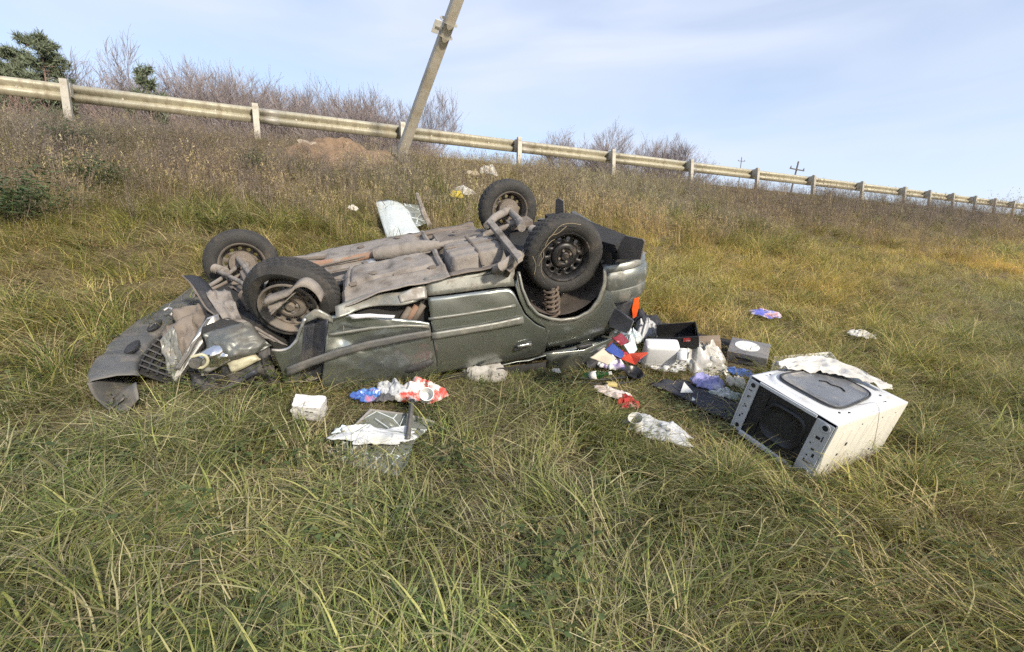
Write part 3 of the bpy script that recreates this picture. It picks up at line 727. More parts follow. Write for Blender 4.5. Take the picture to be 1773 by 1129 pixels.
# --- body sides
o = panel('sill', [(-1.03, -0.12, 0.067), (-0.789, -0.12, 0.047), (-0.546, -0.12, 0.029), (-0.397, -0.12, 0.012)], [(-1.037, -0.12, -0.047), (-0.808, -0.12, -0.07), (-0.562, -0.12, -0.09), (-0.427, -0.12, -0.11)], 14, 5, paint_d, cr=.004, seed=2, off=.005)
rd = panel('rear_door', [(-1.039, -0.12, -0.056), (-0.81, -0.12, -0.078), (-0.563, -0.12, -0.099), (-0.471, -0.12, -0.113), (-0.44, -0.12, -0.147), (-0.418, -0.12, -0.227), (-0.388, -0.12, -0.325), (-0.308, -0.12, -0.436), (-0.198, -0.12, -0.527)], [(-1.099, -0.12, -0.679), (-0.914, -0.12, -0.706), (-0.647, -0.12, -0.748), (-0.509, -0.12, -0.77), (-0.392, -0.12, -0.79), (-0.32, -0.12, -0.801), (-0.282, -0.12, -0.807), (-0.253, -0.12, -0.811), (-0.233, -0.12, -0.811)], 44, 26, paint, cr=.007, seed=3)
panel('body_side_moulding', [(-1.073, -0.145, -0.288), (-0.853, -0.145, -0.307), (-0.6, -0.145, -0.329), (-0.406, -0.145, -0.333)], [(-1.075, -0.145, -0.339), (-0.861, -0.145, -0.357), (-0.607, -0.145, -0.38), (-0.403, -0.145, -0.392)], 16, 4, paint_d, thick=.014, off=-.018, parent=rd)
panel('door_crease', [(-1.067, -0.14, -0.182), (-0.835, -0.14, -0.207), (-0.585, -0.14, -0.226), (-0.447, -0.14, -0.234)], [(-1.07, -0.14, -0.199), (-0.838, -0.14, -0.224), (-0.588, -0.14, -0.244), (-0.445, -0.14, -0.253)], 14, 3, paint_d, thick=.010, off=-.008, parent=rd)
hb = CB().lathe([(.0, -.010), (.05, -.012), (.062, -.006), (.058, .004), (0, .004)], 20, (0, 0, 0), 'y'); hb.v = [(q[0] * 1.25, q[1], q[2] * .42) for q in hb.v]
hc = V(*[(-0.418, -0.15, -0.608)][0]); hc[1] = side_y(hc[0], hc[2]) - .014
ca, sa = math.cos(.20), math.sin(.20); hb.v = [(q[0] * ca - q[2] * sa + hc[0], q[1] + hc[1], q[0] * sa + q[2] * ca + hc[2]) for q in hb.v]
hd = hb.build('door_handle', blackpl, rd, smooth=60)
panel('handle_lever', [(-0.468, -0.16, -0.577), (-0.432, -0.16, -0.582), (-0.359, -0.16, -0.588)], [(-0.467, -0.16, -0.603), (-0.43, -0.16, -0.609), (-0.357, -0.16, -0.615)], 5, 3, chrome, thick=.008, off=-.032, parent=hd)

qp = panel('rear_quarter_panel', [(-0.387, -0.12, -0.016), (-0.386, -0.12, -0.133), (-0.359, -0.12, -0.256), (-0.3, -0.12, -0.353), (-0.205, -0.12, -0.424), (-0.104, -0.12, -0.466), (0.025, -0.12, -0.485), (0.138, -0.12, -0.449), (0.217, -0.12, -0.359), (0.267, -0.12, -0.245), (0.282, -0.12, -0.135)], [(-0.423, -0.12, -0.111), (-0.408, -0.12, -0.216), (-0.375, -0.12, -0.329), (-0.298, -0.12, -0.433), (-0.188, -0.12, -0.524), (-0.208, -0.12, -0.741), (0.078, -0.12, -0.794), (0.336, -0.12, -0.752), (0.459, -0.12, -0.65), (0.345, -0.12, -0.447), (0.3, -0.12, -0.301)], 40, 8, paint, cr=.003, seed=5)
panel('wheel_arch_lip', [(-0.387, -0.12, -0.016), (-0.386, -0.12, -0.133), (-0.359, -0.12, -0.256), (-0.3, -0.12, -0.353), (-0.205, -0.12, -0.424), (-0.104, -0.12, -0.466), (0.025, -0.12, -0.485), (0.138, -0.12, -0.449), (0.217, -0.12, -0.359), (0.267, -0.12, -0.245), (0.282, -0.12, -0.135)], [(-0.371, -0.12, -0.02), (-0.369, -0.12, -0.133), (-0.34, -0.12, -0.247), (-0.285, -0.12, -0.338), (-0.198, -0.12, -0.4), (-0.102, -0.12, -0.441), (0.016, -0.12, -0.457), (0.119, -0.12, -0.424), (0.193, -0.12, -0.338), (0.243, -0.12, -0.229), (0.258, -0.12, -0.129)], 40, 3, paint_d, thick=.018, off=-.012, parent=qp)
# C pillar and dark side glass under the quarter
panel('rear_side_glass', [(-1.098, -0.1, -0.693), (-0.69, -0.1, -0.758), (-0.241, -0.1, -0.827)], [(-1.078, -0.02, -0.968), (-0.7, -0.02, -0.991), (-0.231, -0.02, -1.099)], 12, 4, void, flat=True)
cp = panel('rear_pillar', [(-0.235, -0.1, -0.745), (0.087, -0.1, -0.808), (0.346, -0.1, -0.767), (0.45, -0.1, -0.669)], [(-0.192, 0.02, -1.14), (0.078, 0.02, -1.129), (0.3, 0.02, -1.026), (0.422, 0.02, -0.943)], 12, 5, paint, flat=True, cr=.006, seed=8)
panel('pillar_vent', [(0.036, -0.08, -0.771), (0.174, -0.08, -0.778)], [(0.045, -0.08, -0.808), (0.179, -0.08, -0.813)], 5, 3, blackpl, thick=.012, flat=True, parent=cp)

# front door: buckled, its front edge folded in
fold = lambda x, z: .05 * np.exp(-((x + 1.88) / .05) ** 2) - .03 * np.exp(-((x + 1.76) / .06) ** 2) - .035 * np.exp(-((z + .33) / .03) ** 2) * np.clip((x + 2.1) / .3, 0, 1)
fd = panel('front_door', [(-1.689, -0.12, -0.033), (-1.539, -0.12, -0.043), (-1.402, -0.12, -0.088), (-1.226, -0.12, -0.158), (-1.067, -0.12, -0.219)], [(-1.943, -0.12, -0.688), (-1.694, -0.12, -0.755), (-1.535, -0.12, -0.779), (-1.369, -0.12, -0.793), (-1.094, -0.12, -0.767)], 60, 36, paint, cr=.02, seed=11, bow=lambda x, z: .04 * np.exp(-((x + 1.62) / .12) ** 2 - ((z + .2) / .1) ** 2) - .02 * np.exp(-((x + 1.2) / .15) ** 2 - ((z + .55) / .1) ** 2) + .05 * np.clip((-1.5 - x), 0, 1) * 0)
panel('body_side_moulding', [(-2.017, -0.15, -0.274), (-1.854, -0.15, -0.251), (-1.666, -0.15, -0.234), (-1.477, -0.15, -0.23), (-1.247, -0.15, -0.241), (-1.075, -0.15, -0.257)], [(-2.03, -0.15, -0.334), (-1.865, -0.15, -0.307), (-1.674, -0.15, -0.287), (-1.49, -0.15, -0.282), (-1.259, -0.15, -0.293), (-1.076, -0.15, -0.303)], 24, 4, greypl, thick=.02, off=-.03, cr=.004, seed=4, parent=fd)
panel('door_crease', [(-1.71, -0.14, -0.133), (-1.456, -0.14, -0.151), (-1.234, -0.14, -0.186), (-1.076, -0.14, -0.229)], [(-1.715, -0.14, -0.15), (-1.461, -0.14, -0.168), (-1.238, -0.14, -0.203), (-1.077, -0.14, -0.252)], 16, 3, paint_d, thick=.010, off=-.010, parent=fd, cr=.004, seed=4)
hb = CB().lathe([(.0, -.012), (.05, -.014), (.062, -.006), (.058, .004), (0, .004)], 20, (0, 0, 0), 'y'); hb.v = [(q[0] * 1.7, q[1], q[2] * .5) for q in hb.v]
hc = V(*[(-1.202, -0.15, -0.534)][0]); hc[1] = side_y(hc[0], hc[2]) - .02
ca, sa = math.cos(.12), math.sin(.12); hb.v = [(q[0] * ca - q[2] * sa + hc[0], q[1] + hc[1], q[0] * sa + q[2] * ca + hc[2]) for q in hb.v]
hb.build('door_handle', blackpl, fd, smooth=60)
panel('door_front_fold', [(-1.837, -0.05, -0.023), (-1.79, 0, -0.07), (-1.69, -0.11, -0.037)], [(-2.081, -0.08, -0.649), (-2.036, -0.03, -0.714), (-1.944, -0.1, -0.703)], 12, 12, inner_blue, flat=True, cr=.012, seed=14)
panel('front_wing_remnant', [(-2.071, -0.13, -0.148), (-2.022, -0.13, -0.167), (-1.972, -0.13, -0.165), (-1.916, -0.13, -0.124), (-1.867, -0.13, -0.051), (-1.819, -0.13, 0.012)], [(-2.071, -0.1, -0.321), (-2.083, -0.1, -0.412), (-2.085, -0.1, -0.485), (-2.082, -0.1, -0.541), (-2.07, -0.1, -0.575), (-2.053, -0.1, -0.592)], 16, 8, paint, flat=True, cr=.008, seed=16)
panel('wing_edge', [(-2.065, -0.14, -0.136), (-2.016, -0.14, -0.154), (-1.966, -0.14, -0.152), (-1.911, -0.14, -0.111), (-1.863, -0.14, -0.039), (-1.818, -0.14, 0.025)], [(-2.061, -0.15, -0.148), (-2.012, -0.15, -0.167), (-1.962, -0.15, -0.165), (-1.902, -0.15, -0.121), (-1.854, -0.15, -0.048), (-1.806, -0.15, 0.014)], 16, 3, brights, flat=True, thick=.008)
panel('mounting_plate', [(-1.838, -0.08, 0), (-1.738, -0.08, 0.046), (-1.666, -0.08, -0.037)], [(-1.828, -0.09, -0.04), (-1.742, -0.09, -0.016), (-1.672, -0.09, -0.083)], 8, 4, paint_d, flat=True, cr=.01, seed=19)
# crushed sill ahead of the door joint
panel('crushed_sill', [(-1.631, -0.04, 0.025), (-1.406, -0.04, 0.032), (-1.216, -0.04, 0.023), (-1.026, -0.04, 0.029)], [(-1.639, -0.1, -0.035), (-1.424, -0.1, -0.031), (-1.237, -0.1, -0.045), (-1.043, -0.1, -0.05)], 22, 8, paint_d, flat=True, cr=.022, seed=21, bow=lambda x, z: .03 * np.sin(x * 12))
panel('torn_sill_flap', [(-1.224, -0.1, 0.012), (-1.135, -0.1, 0.033), (-1.046, -0.1, 0.028)], [(-1.221, -0.13, -0.031), (-1.14, -0.13, -0.03), (-1.052, -0.13, -0.035)], 12, 6, brights, flat=True, cr=.03, seed=23)
panel('inner_sill', [(-1.731, 0.02, -0.056), (-1.396, 0.02, -0.09), (-1.037, 0.02, -0.105)], [(-1.769, 0.02, -0.181), (-1.431, 0.02, -0.228), (-1.068, 0.02, -0.304)], 12, 4, void, flat=True)
panel('torn_trim_strip', [(-1.559, -0.14, -0.023), (-1.43, -0.14, -0.049), (-1.277, -0.14, -0.103)], [(-1.542, -0.15, -0.053), (-1.419, -0.15, -0.077), (-1.289, -0.15, -0.117)], 10, 3, PM('torn_white_trim', (.62, .63, .68), (.5, .5, .56), scale=20, rough=.8), flat=True, cr=.006, seed=25)
for k in range(3):
    c = V(*[(-1.198, -0.05, -0.154)][0]); B_ = CB(); B_.tube(smooth_path([c + V(-.06 + k * .045, -.01, -.05), c + V(-.02 + k * .045, -.03, 0), c + V(.03 + k * .045, -.02, .05)], 7), .024, 8).build('seat_hinge', rustpipe if k == 1 else dust_d, smooth=60)

# --- dark cabin core with the squashed roof under it
P = []
zt = lambda y: .02 - .09 * y
core = CB(); sec = lambda x, y0, y1, zb: [(x, y0, zt(y0) - .02), (x, y1, zt(y1) - .02), (x, y1, -.62), (x, y1 - .12, zb), (x, y0 + .12, zb), (x, y0, -.6)]
rows = np.array([sec(-2.05, .52, 1.46, -.68), sec(-1.58, .46, 1.5, -.72), sec(-1.52, -.04, 1.5, -.74), sec(-.45, -.06, 1.5, -.84), sec(-.40, .22, 1.22, -.86), sec(.36, .22, 1.22, -.92), sec(.40, -.04, 1.46, -.9), sec(.60, .04, 1.4, -.8)])
rows = np.concatenate([rows, rows[:, :1]], 1)
core.grid(rows); core.add(rows[0, :6], [tuple(range(6))]); core.add(rows[-1, :6], [tuple(range(6))]); core.build('cabin_shell', void)
rf = CB(); xs = np.linspace(-1.75, .55, 24); ys = np.linspace(.0, 1.4, 14); XX, YY = np.meshgrid(xs, ys)
ZZ = -.80 - .06 * (XX + 1.75) / 2.3 + (fbm(XX * 4, YY * 4, 3) - .5) * .08 - .05 * np.sin(YY / 1.4 * math.pi)
rf.grid(np.stack([XX, YY, ZZ], -1)).build('roof', paint, smooth=40, thick=.01)

# --- floor pan
def floor_z(x, y):
    z = .052 - .088 * y
    tun = np.exp(-((y - .76) / .13) ** 2); z = z - .10 * tun                     # transmission tunnel
    z += .012 * np.clip(np.sin(y * 26), -.5, .5) * (1 - tun) * ((x < -1.0) & (x > -1.95))   # pressed ribs
    z += .010 * np.clip(np.sin(x * 14), -.4, .4) * (1 - tun)
    z += .03 * np.exp(-((y - .12) / .04) ** 2) + .03 * np.exp(-((y - 1.36) / .05) ** 2)      # chassis rails
    return z
xs = np.linspace(-2.12, -.86, 60); ys = np.linspace(-.085, 1.53, 72); XX, YY = np.meshgrid(xs, ys)
ZZ = floor_z(XX, YY) + (fbm(XX * 8, YY * 8, 7) - .5) * .018
ZZ -= .42 * np.clip((-1.58 - XX) / .12, 0, 1) * np.clip((.60 - YY) / .10, 0, 1)
ZZ -= .10 * np.clip((-1.35 - XX) / .6, 0, 1) * np.clip((.35 - YY) / .4, 0, 1)       # front corner bent in
CB().grid(np.stack([XX, YY, ZZ], -1)).build('floor_pan', dust, smooth=40, thick=.006)
xs = np.linspace(-.86, -.36, 22); XX, YY = np.meshgrid(xs, ys)
ZZ = floor_z(XX, YY) - .10 * np.clip((YY + .0) / .05, 0, 1) * np.clip((1.45 - YY) / .05, 0, 1) + (fbm(XX * 8, YY * 8, 9) - .5) * .02
CB().grid(np.stack([XX, YY, ZZ], -1)).build('rear_floor', dust_d, smooth=40, thick=.006)
# pressed front seat pan, raised and rounded
def pad(x0, x1, y0, y1, z0, hgt, n=28, seed=0, cr=.012, rib=None):
    u, v = np.meshgrid(np.linspace(-1, 1, n), np.linspace(-1, 1, n))
    r = (np.abs(u) ** 6 + np.abs(v) ** 6) ** (1 / 6)
    s_ = np.clip((1 - r) / .16, 0, 1); s_ = s_ * s_ * (3 - 2 * s_)
    x = x0 + (x1 - x0) * (u + 1) / 2; y = y0 + (y1 - y0) * (v + 1) / 2
    z = z0 - .088 * y + hgt * s_ + (fbm(x * 9, y * 9, seed) - .5) * cr
    if rib is not None: z = z + rib(u, v) * s_
    return CB().grid(np.stack([x, y, z], -1))
pad(-1.56, -.90, .12, .58, .045, .055, 34, 3, .016, lambda u, v: .010 * np.clip(np.sin(u * 7) * 3, -1, 1) * (np.abs(v) < .7)).build('seat_pan_pressing', dust, smooth=50)
pad(-1.80, -.92, .93, 1.42, .045, .05, 30, 5, .016).build('seat_pan_pressing', dust, smooth=50)
tk = pad(-.84, -.38, .07, .62, .0, .12, 30, 8, .010, lambda u, v: .012 * (np.abs(v) < .5)).build('fuel_tank', dust, smooth=50)
CB().tube([V(-.80, .36, .10), V(-.6, .35, .098), V(-.40, .35, .098)], .012, 6).build('tank_strap', dust_d, tk)
CB().tube([V(-.60, .05, .03), V(-.60, .12, .11), V(-.60, .35, .105), V(-.60, .60, .085)], .012, 6).build('tank_strap', dust_d, tk)
pad(-.84, -.36, .70, 1.36, -.02, .09, 24, 18, .012).build('rear_floor_pressing', dust_d, smooth=50)

for x_ in (-1.54, -.88):
    CB().tube([V(x_, .10, .055), V(x_, .4, .035), V(x_ + .01, .60, .02)], .022, 6).build('crossmember', dust, smooth=40)
    CB().tube([V(x_, .95, -.01), V(x_, 1.2, -.03), V(x_, 1.40, -.05)], .022, 6).build('crossmember', dust, smooth=40)
for x_, y_ in ((-1.46, .34), (-1.36, .22), (-1.10, .40), (-1.45, 1.15), (-1.12, 1.25), (-.62, 1.0)):
    CB().lathe([(.030, 0), (.028, .008), (0, .010)], 14, (x_, y_, .105 - .088 * y_), 'z').build('drain_plug', dust_d, smooth=40)
CB().tube([V(-2.0, .62, .02), V(-1.5, .60, .025), V(-.9, .63, .01)], .007, 6).build('brake_line', dust_d, smooth=60)
CB().tube([V(-2.0, .92, -.02), V(-1.4, .93, -.015), V(-.6, .9, -.02)], .009, 6).build('fuel_line', dust_d, smooth=60)
hs = CB(); u, v = np.meshgrid(np.linspace(-1.45, -.92, 26), np.linspace(-1, 1, 14))
hs.grid(np.stack([u, .77 + v * .12, -.035 + .03 * (1 - v * v) * 0 - .06 * (1 - v * v) + .004 * np.sin(u * 90)], -1)).build('heat_shield', brights, smooth=50, thick=.003)
for x_, y_ in ((-1.50, .12), (-1.2, .12), (-.95, .12), (-1.5, 1.36), (-1.2, 1.36)):
    CB().box((x_, y_, .085 - .088 * y_), (.05, .035, .018), bev=.004).build('jacking_bracket', dust_d)
for x_ in (-1.42, -.70): CB().box((x_, .70, .055 - .062), (.03, .10, .02), bev=.004).build('exhaust_hanger', dust_d)
# --- exhaust along the tunnel
ex = CB(); ex.tube(smooth_path([(-2.189, 1.009, -0.029), (-1.962, 1.028, -0.03), (-1.629, 0.983, -0.027), (-1.339, 0.938, -0.023)], 14), .031, 12).build('front_exhaust_pipe', rustpipe, smooth=60)
mz = np.array([(-1.346, 0.884, -0.003), (-1.097, 0.832, 0.002), (-0.8, 0.759, 0.008)]); q = smooth_path(mz, 9)
CB().tube(np.vstack([q[:1] - (q[1] - q[0]) * .02, q[0], q[1], *q[2:-2], q[-2], q[-1]]), [.034, .045, .062, .062, .062, .062, .062, .062, .048, .034], 14).build('silencer', dust, smooth=45)
CB().tube(smooth_path([(-0.821, 0.755, 0.009), (-0.663, 0.744, 0.01), (-0.546, 0.702, 0.013), (-0.333, 0.842, 0.001), (-0.147, 0.927, -0.007)], 12), .026, 10).build('tail_pipe', dust, smooth=60)
CB().tube(smooth_path([(-0.88, 0.945, -0.033), (-0.699, 1.176, -0.053), (-0.482, 1.151, -0.051), (-0.333, 1.026, -0.04)], 10), .020, 8).build('handbrake_cable_guide', dust, smooth=60)
CB().tube(smooth_path([(-1.65, 0.458, 0.01), (-1.479, 0.296, 0.024), (-1.358, 0.133, 0.038)], 6), .006, 6).build('brake_line', dust_d, smooth=60)
CB().tube(smooth_path([(-2.078, 1.39, -0.052), (-1.783, 1.18, -0.034), (-1.381, 1.276, -0.042), (-0.842, 1.305, -0.045), (-0.463, 1.173, -0.033)], 10), .018, 6).build('far_sill_flange', dust_d, smooth=60)

# --- rear suspension
CB().prism([(-0.396, 0.676, 0.16), (-0.337, 0.709, 0.16), (-0.386, -0.247, 0.16), (-0.435, -0.286, 0.16)], (0, .0, -.035)).build('axle_beam', dust, bevel=.006)
CB().tube([V(-.36, .86, .06), V(-.24, 1.02, .07), V(-.10, 1.22, .04), V(.0, 1.40, .0)], [.03, .036, .038, .045], 12).build('axle_tube', dust, smooth=60)
CB().tube([V(*q) for q in [(-0.36, -0.061, 0.1), (-0.529, -0.207, 0.1)]] + [V(-.56, .12, -.07)], [.036, .034, .03], 10).build('trailing_arm', dust, smooth=60)
CB().tube([V(*q) for q in [(-0.246, 0.106, 0.06), (-0.488, -0.214, 0.06)]] + [V(-.45, .05, -.1)], [.022, .02, .02], 8).build('shock_absorber', dust_d, smooth=60)
CB().tube([V(-.12, .35, .12), V(-.02, .15, .08), V(.0, .05, .0)], .04, 10).build('stub_axle', dust, smooth=60)
CB().tube([V(-.15, .5, .10), V(-.05, .9, .04), V(-.0, 1.35, .0)], .035, 10).build('axle_tube', dust, smooth=60)
CB().box((-.02, 1.0, -.02), (.22, .16, .06), bev=.01).build('spring_seat', dust_d)
th = np.linspace(0, PI2 * 6, 110); c = V(*[(-0.137, -0.05, -0.461)][0]); c2 = V(*[(-0.121, -0.05, -0.218)][0])
CB().tube(np.stack([c[0] + .052 * np.cos(th), c[1] + .052 * np.sin(th), c[2] + (c2[2] - c[2]) * th / th[-1]], 1), .0115, 8).build('coil_spring', spring_m, smooth=60)
CB().tube([c, c2], .018, 8).build('damper_rod', dust_d)
# wheel housing of the near rear wheel
an = np.linspace(R(175), R(365), 28); cx_, cz_ = -.035, -.06; rows = []
for y_, r_ in ((-.115, .372), (.02, .375), (.16, .36), (.22, .30), (.225, .02)):
    rows.append(np.stack([cx_ + r_ * np.cos(an), np.full(len(an), y_), cz_ + r_ * np.sin(an)], 1))
CB().grid(np.array(rows)).build('wheel_housing', PM('grimy_wheel_housing', (.05, .042, .038), (.085, .07, .06), scale=7, rough=.9), smooth=60)

# --- tail: boot floor, valance, rear bumper, flaps
xs = np.linspace(.30, .70, 14); ys = np.linspace(.0, 1.46, 24); XX, YY = np.meshgrid(xs, ys)
ZZ = -.13 - .05 * YY - .04 * np.sin(XX * 30) * .3 + (fbm(XX * 6, YY * 6, 2) - .5) * .03
CB().grid(np.stack([XX, YY, ZZ], -1)).build('boot_floor', dust_d, smooth=50, thick=.006)
xs = np.linspace(-.36, .32, 14); ys = np.linspace(.235, 1.22, 20); XX, YY = np.meshgrid(xs, ys)
CB().grid(np.stack([XX, YY, -.07 - .06 * YY + (fbm(XX * 6, YY * 6, 4) - .5) * .04], -1)).build('axle_bay_floor', dust_d, smooth=50, thick=.006)
path = smooth_path([V(.262, -.120, 0), V(.36, -.138, 0), V(.46, -.147, 0), V(.565, -.125, 0), V(.645, -.06, 0), V(.695, .05, 0), V(.725, .25, 0), V(.745, .7, 0), V(.725, 1.2, 0), V(.68, 1.42, 0), V(.58, 1.56, 0), V(.36, 1.58, 0)], 46)
nrm = np.gradient(path, axis=0)[:, [1, 0, 2]] * V(1, -1, 0); nrm /= np.linalg.norm(nrm, axis=1)[:, None]
sec_ = [(-.05, -.125), (-.012, -.125), (.0, -.14), (.004, -.165), (-.006, -.178), (.012, -.20), (.022, -.26), (.016, -.315), (.004, -.322), (.010, -.335), (.014, -.40), (-.008, -.44), (-.04, -.45)]
rows = np.array([path + nrm * a + V(0, 0, 1) * (b_ - .05 * path[:, 1:2]) for a, b_ in sec_])
rb = CB().grid(rows).build('rear_bumper', PM('bumper_paint', (.165, .18, .172), (.19, .20, .19), scale=4, rough=.35, metal=.55, coat=.3, dirt=(.22, .20, .17), dirt_amt=.25, dirt_scale=9), smooth=40, thick=.006)
CB().box((.60, .5, -.165), (.16, .30, .10), Matrix.Rotation(.1, 3, 'Z'), bev=.012).build('crash_can', dust_d, rb)
CB().box((.60, 1.05, -.19), (.16, .22, .10), Matrix.Rotation(.1, 3, 'Z'), bev=.012).build('crash_can', dust_d, rb)
CB().box((.66, .72, -.15), (.05, 1.3, .05), Matrix.Rotation(-.02, 3, 'Z'), bev=.01).build('bumper_beam', greypl, rb)
def plate(name, pts, d, mat_, bevel=.004): return CB().prism(pts, d).build(name, mat_, bevel=bevel)
mud = PM('dusty_mud_flap_rubber', (.13, .115, .103), (.17, .15, .135), scale=7, rough=.85)
plate('mud_flap', [(0.42, 0.022, -0.137), (0.42, -0.107, 0.066), (0.42, -0.148, 0.105), (0.42, -0.376, 0.147), (0.42, -0.399, 0.138), (0.42, -0.357, -0.009)], (.012, 0, .0), mud)
plate('mud_flap', [(0.45, 1.295, -0.116), (0.45, 1.252, 0.057), (0.45, 1.188, 0.087), (0.45, 1.059, 0.087), (0.45, 1.064, -0.059)], (.012, 0, .0), mud)
panel('wheel_arch_extension', [(0.36, 0.051, -0.236), (0.36, 0.021, -0.137), (0.36, -0.089, -0.08)], [(0.36, 0.125, -0.445), (0.36, 0.022, -0.274), (0.36, -0.09, -0.126)], 6, 5, blackpl, flat=True, thick=.01)
# tail lamp corner
plate('tail_lamp', [(0.563, -0.06, -0.478), (0.605, -0.06, -0.478), (0.613, -0.06, -0.56), (0.589, -0.06, -0.651), (0.557, -0.06, -0.664), (0.544, -0.06, -0.569)], (.05, .10, 0), amber, .003)
panel('lamp_housing', [(0.357, -0.06, -0.483), (0.469, -0.06, -0.47), (0.558, -0.06, -0.477)], [(0.389, -0.02, -0.6), (0.495, -0.02, -0.656), (0.571, -0.02, -0.71)], 8, 5, inner_blue, flat=True, cr=.012, seed=31)
plate('torn_corner_trim', [(0.31, -0.12, -0.448), (0.374, -0.16, -0.497), (0.479, -0.2, -0.594), (0.455, -0.2, -0.661), (0.421, -0.19, -0.695), (0.36, -0.15, -0.667), (0.305, -0.12, -0.64)], (.012, .02, .0), inner_blue, .003)
CB().tube(smooth_path([(0.479, -0.2, -0.594), (0.445, -0.2, -0.669), (0.425, -0.2, -0.696)], 6), .004, 5).build('trim_wire', brights)
xs = np.linspace(.34, .62, 10); ys = np.linspace(.0, 1.4, 12); XX, YY = np.meshgrid(xs, ys)
CB().grid(np.stack([XX + (YY * .02), YY, -.5 - .5 * (XX - .34)], -1)).build('tailgate_remnant', inner_blue, thick=.01)

# --- wheels
def wheel(name_c, rot, out, rim_m, flat=0.0, label=None, tyre_off=(0, 0, 0), seed=0):
    """axis along local y; out = -1 when the outer face points at the camera side"""
    M = np.array(rot)[:3, :3] * .955; c = np.array(name_c)
    def place(b): b.v = [tuple(M @ (np.array(q) * V(1, -out * .87, 1)) + c) for q in b.v]; return b
    root = bpy.data.objects.new('wheel', None); COL.objects.link(root); root.parent = car; root.empty_display_size = .1
    root.location = tuple(c - CAR0)
    if label: root['label'] = label
    def fin(b, nm, m_, par=None, **k):
        b = place(b); b.v = [tuple(np.array(q) - c) for q in b.v]; b.nosh = True
        return b.build(nm, m_, par or root, **k)
    n = 120; T = CB(); v = []
    pr = [(.192, -.080), (.200, -.090), (.225, -.101), (.255, -.103), (.282, -.095), (.298, -.080), (.309, -.066), (.311, -.046), (.306, -.042), (.306, -.036), (.312, -.032), (.313, -.008), (.307, -.005), (.307, .005), (.313, .008), (.312, .032), (.306, .036), (.306, .042), (.311, .046), (.309, .066), (.298, .080), (.282, .095), (.255, .103), (.225, .101), (.200, .090), (.192, .080), (.188, .05), (.188, -.05)]
    for i, (r, y) in enumerate(pr):
        for j in range(n):
            w = PI2 * j / n; rr_ = r
            if 5 <= i <= 20:
                if (j + (i // 2)) % 3 == 0: rr_ -= .007 if r > .3 else .003
            dx = dz = dy = 0
            if flat:
                f = max(0, math.cos(w - 2.0)) ** 2 * flat; rr_ = rr_ * (1 - f * .10 * (1 if r > .25 else .2)) + flat * .016 * math.sin(3 * w + i * .2) * (r < .26); dy = flat * .03 * math.sin(2 * w + 1) * (r - .19) / .12 - flat * .025 * (r < .26)
            v.append((rr_ * math.cos(w) + tyre_off[0], y + dy + tyre_off[1], rr_ * math.sin(w) + tyre_off[2]))
    m = len(pr); T.add(v, [((i * n + j) % (m * n), (i * n + (j + 1) % n), ((i + 1) % m * n + (j + 1) % n), ((i + 1) % m * n + j)) for i in range(m) for j in range(n)])
    fin(T, 'tyre', rubber, smooth=28)
    Rm = CB(); nn = 36
    Rm.lathe([(.178, .085), (.194, .092), (.196, .084), (.186, .07), (.168, .03), (.166, -.025), (.172, -.05), (.186, -.078), (.197, -.086), (.196, -.094), (.188, -.094), (.176, -.080), (.168, -.052), (.163, -.036)], nn, axis='y')
    hv = []; hf = []
    for k in range(12):
        a0 = PI2 * k / 12
        for q in range(12):
            side, u = divmod(q, 3); u /= 3
            rr0, aa = [(.163, -1 + 2 * u), (.163 - .058 * u, 1), (.105, 1 - 2 * u), (.105 + .058 * u, -1)][side]
            ang = a0 + aa * math.pi / 12; hv.append((rr0 * math.cos(ang), -.036 + .006 * (.163 - rr0) / .058, rr0 * math.sin(ang)))
        for q in range(12):
            side, u = divmod(q, 3); b_ = math.atan2([1, 1 - 2 * u / 3, -1, -1 + 2 * u / 3][side], [-1 + 2 * u / 3, 1, 1 - 2 * u / 3, -1][side])
            rr0 = .135 + .0175 * math.sin(b_); ang = a0 + .0175 * math.cos(b_) / .135; hv.append((rr0 * math.cos(ang), -.030, rr0 * math.sin(ang)))
        o_ = k * 24; hf += [(o_ + q, o_ + (q + 1) % 12, o_ + 12 + (q + 1) % 12, o_ + 12 + q) for q in range(12)]
    Rm.add(hv, hf)
    Rm.lathe([(.105, -.030), (.097, -.046), (.080, -.055), (.066, -.055), (.058, -.046), (.034, -.046)], nn, axis='y')
    rim = fin(Rm, 'rim', rim_m, smooth=40, thick=.004)
    fin(CB().lathe([(.034, -.046), (.032, -.066), (.026, -.072), (0, -.072)], 20, axis='y'), 'hub', rim_m, rim, smooth=40)
    for k in range(4):
        a = PI2 * k / 4 + .5; fin(CB().lathe([(.010, -.044), (.010, -.060), (0, -.060)], 6, (.047 * math.cos(a), 0, .047 * math.sin(a)), 'y'), 'wheel_nut', rimdust if rim_m is rimblk else brights, rim)
    fin(CB().lathe([(0, .07), (.05, .07), (.06, .055), (.108, .05), (.114, .03), (.114, -.005), (.10, -.01), (0, -.01)], 28, axis='y'), 'brake_drum', dust_d, root, smooth=40)
    return root
E3 = lambda a, b, c: np.array(Matrix.Rotation(c, 3, 'Z') @ Matrix.Rotation(b, 3, 'Y') @ Matrix.Rotation(a, 3, 'X'))
wheel((0, .015, 0), E3(.02, .3, -.05), -1, rimblk, label='black steel wheel with grass caught in it, nearest the tail')
wheel((0, 1.43, 0), E3(-.05, .1, .06), 1, rimdust)
wheel([(-1.906, 0.1, 0.044)][0], E3(.16, .5, -.16), -1, rimdust, flat=.6, label='crushed dusty wheel with torn liner pushed against the front door', tyre_off=(-.012, .04, .03))
wheel((-2.49, 1.44, -.02), E3(-.12, .2, .20), 1, rimdust)

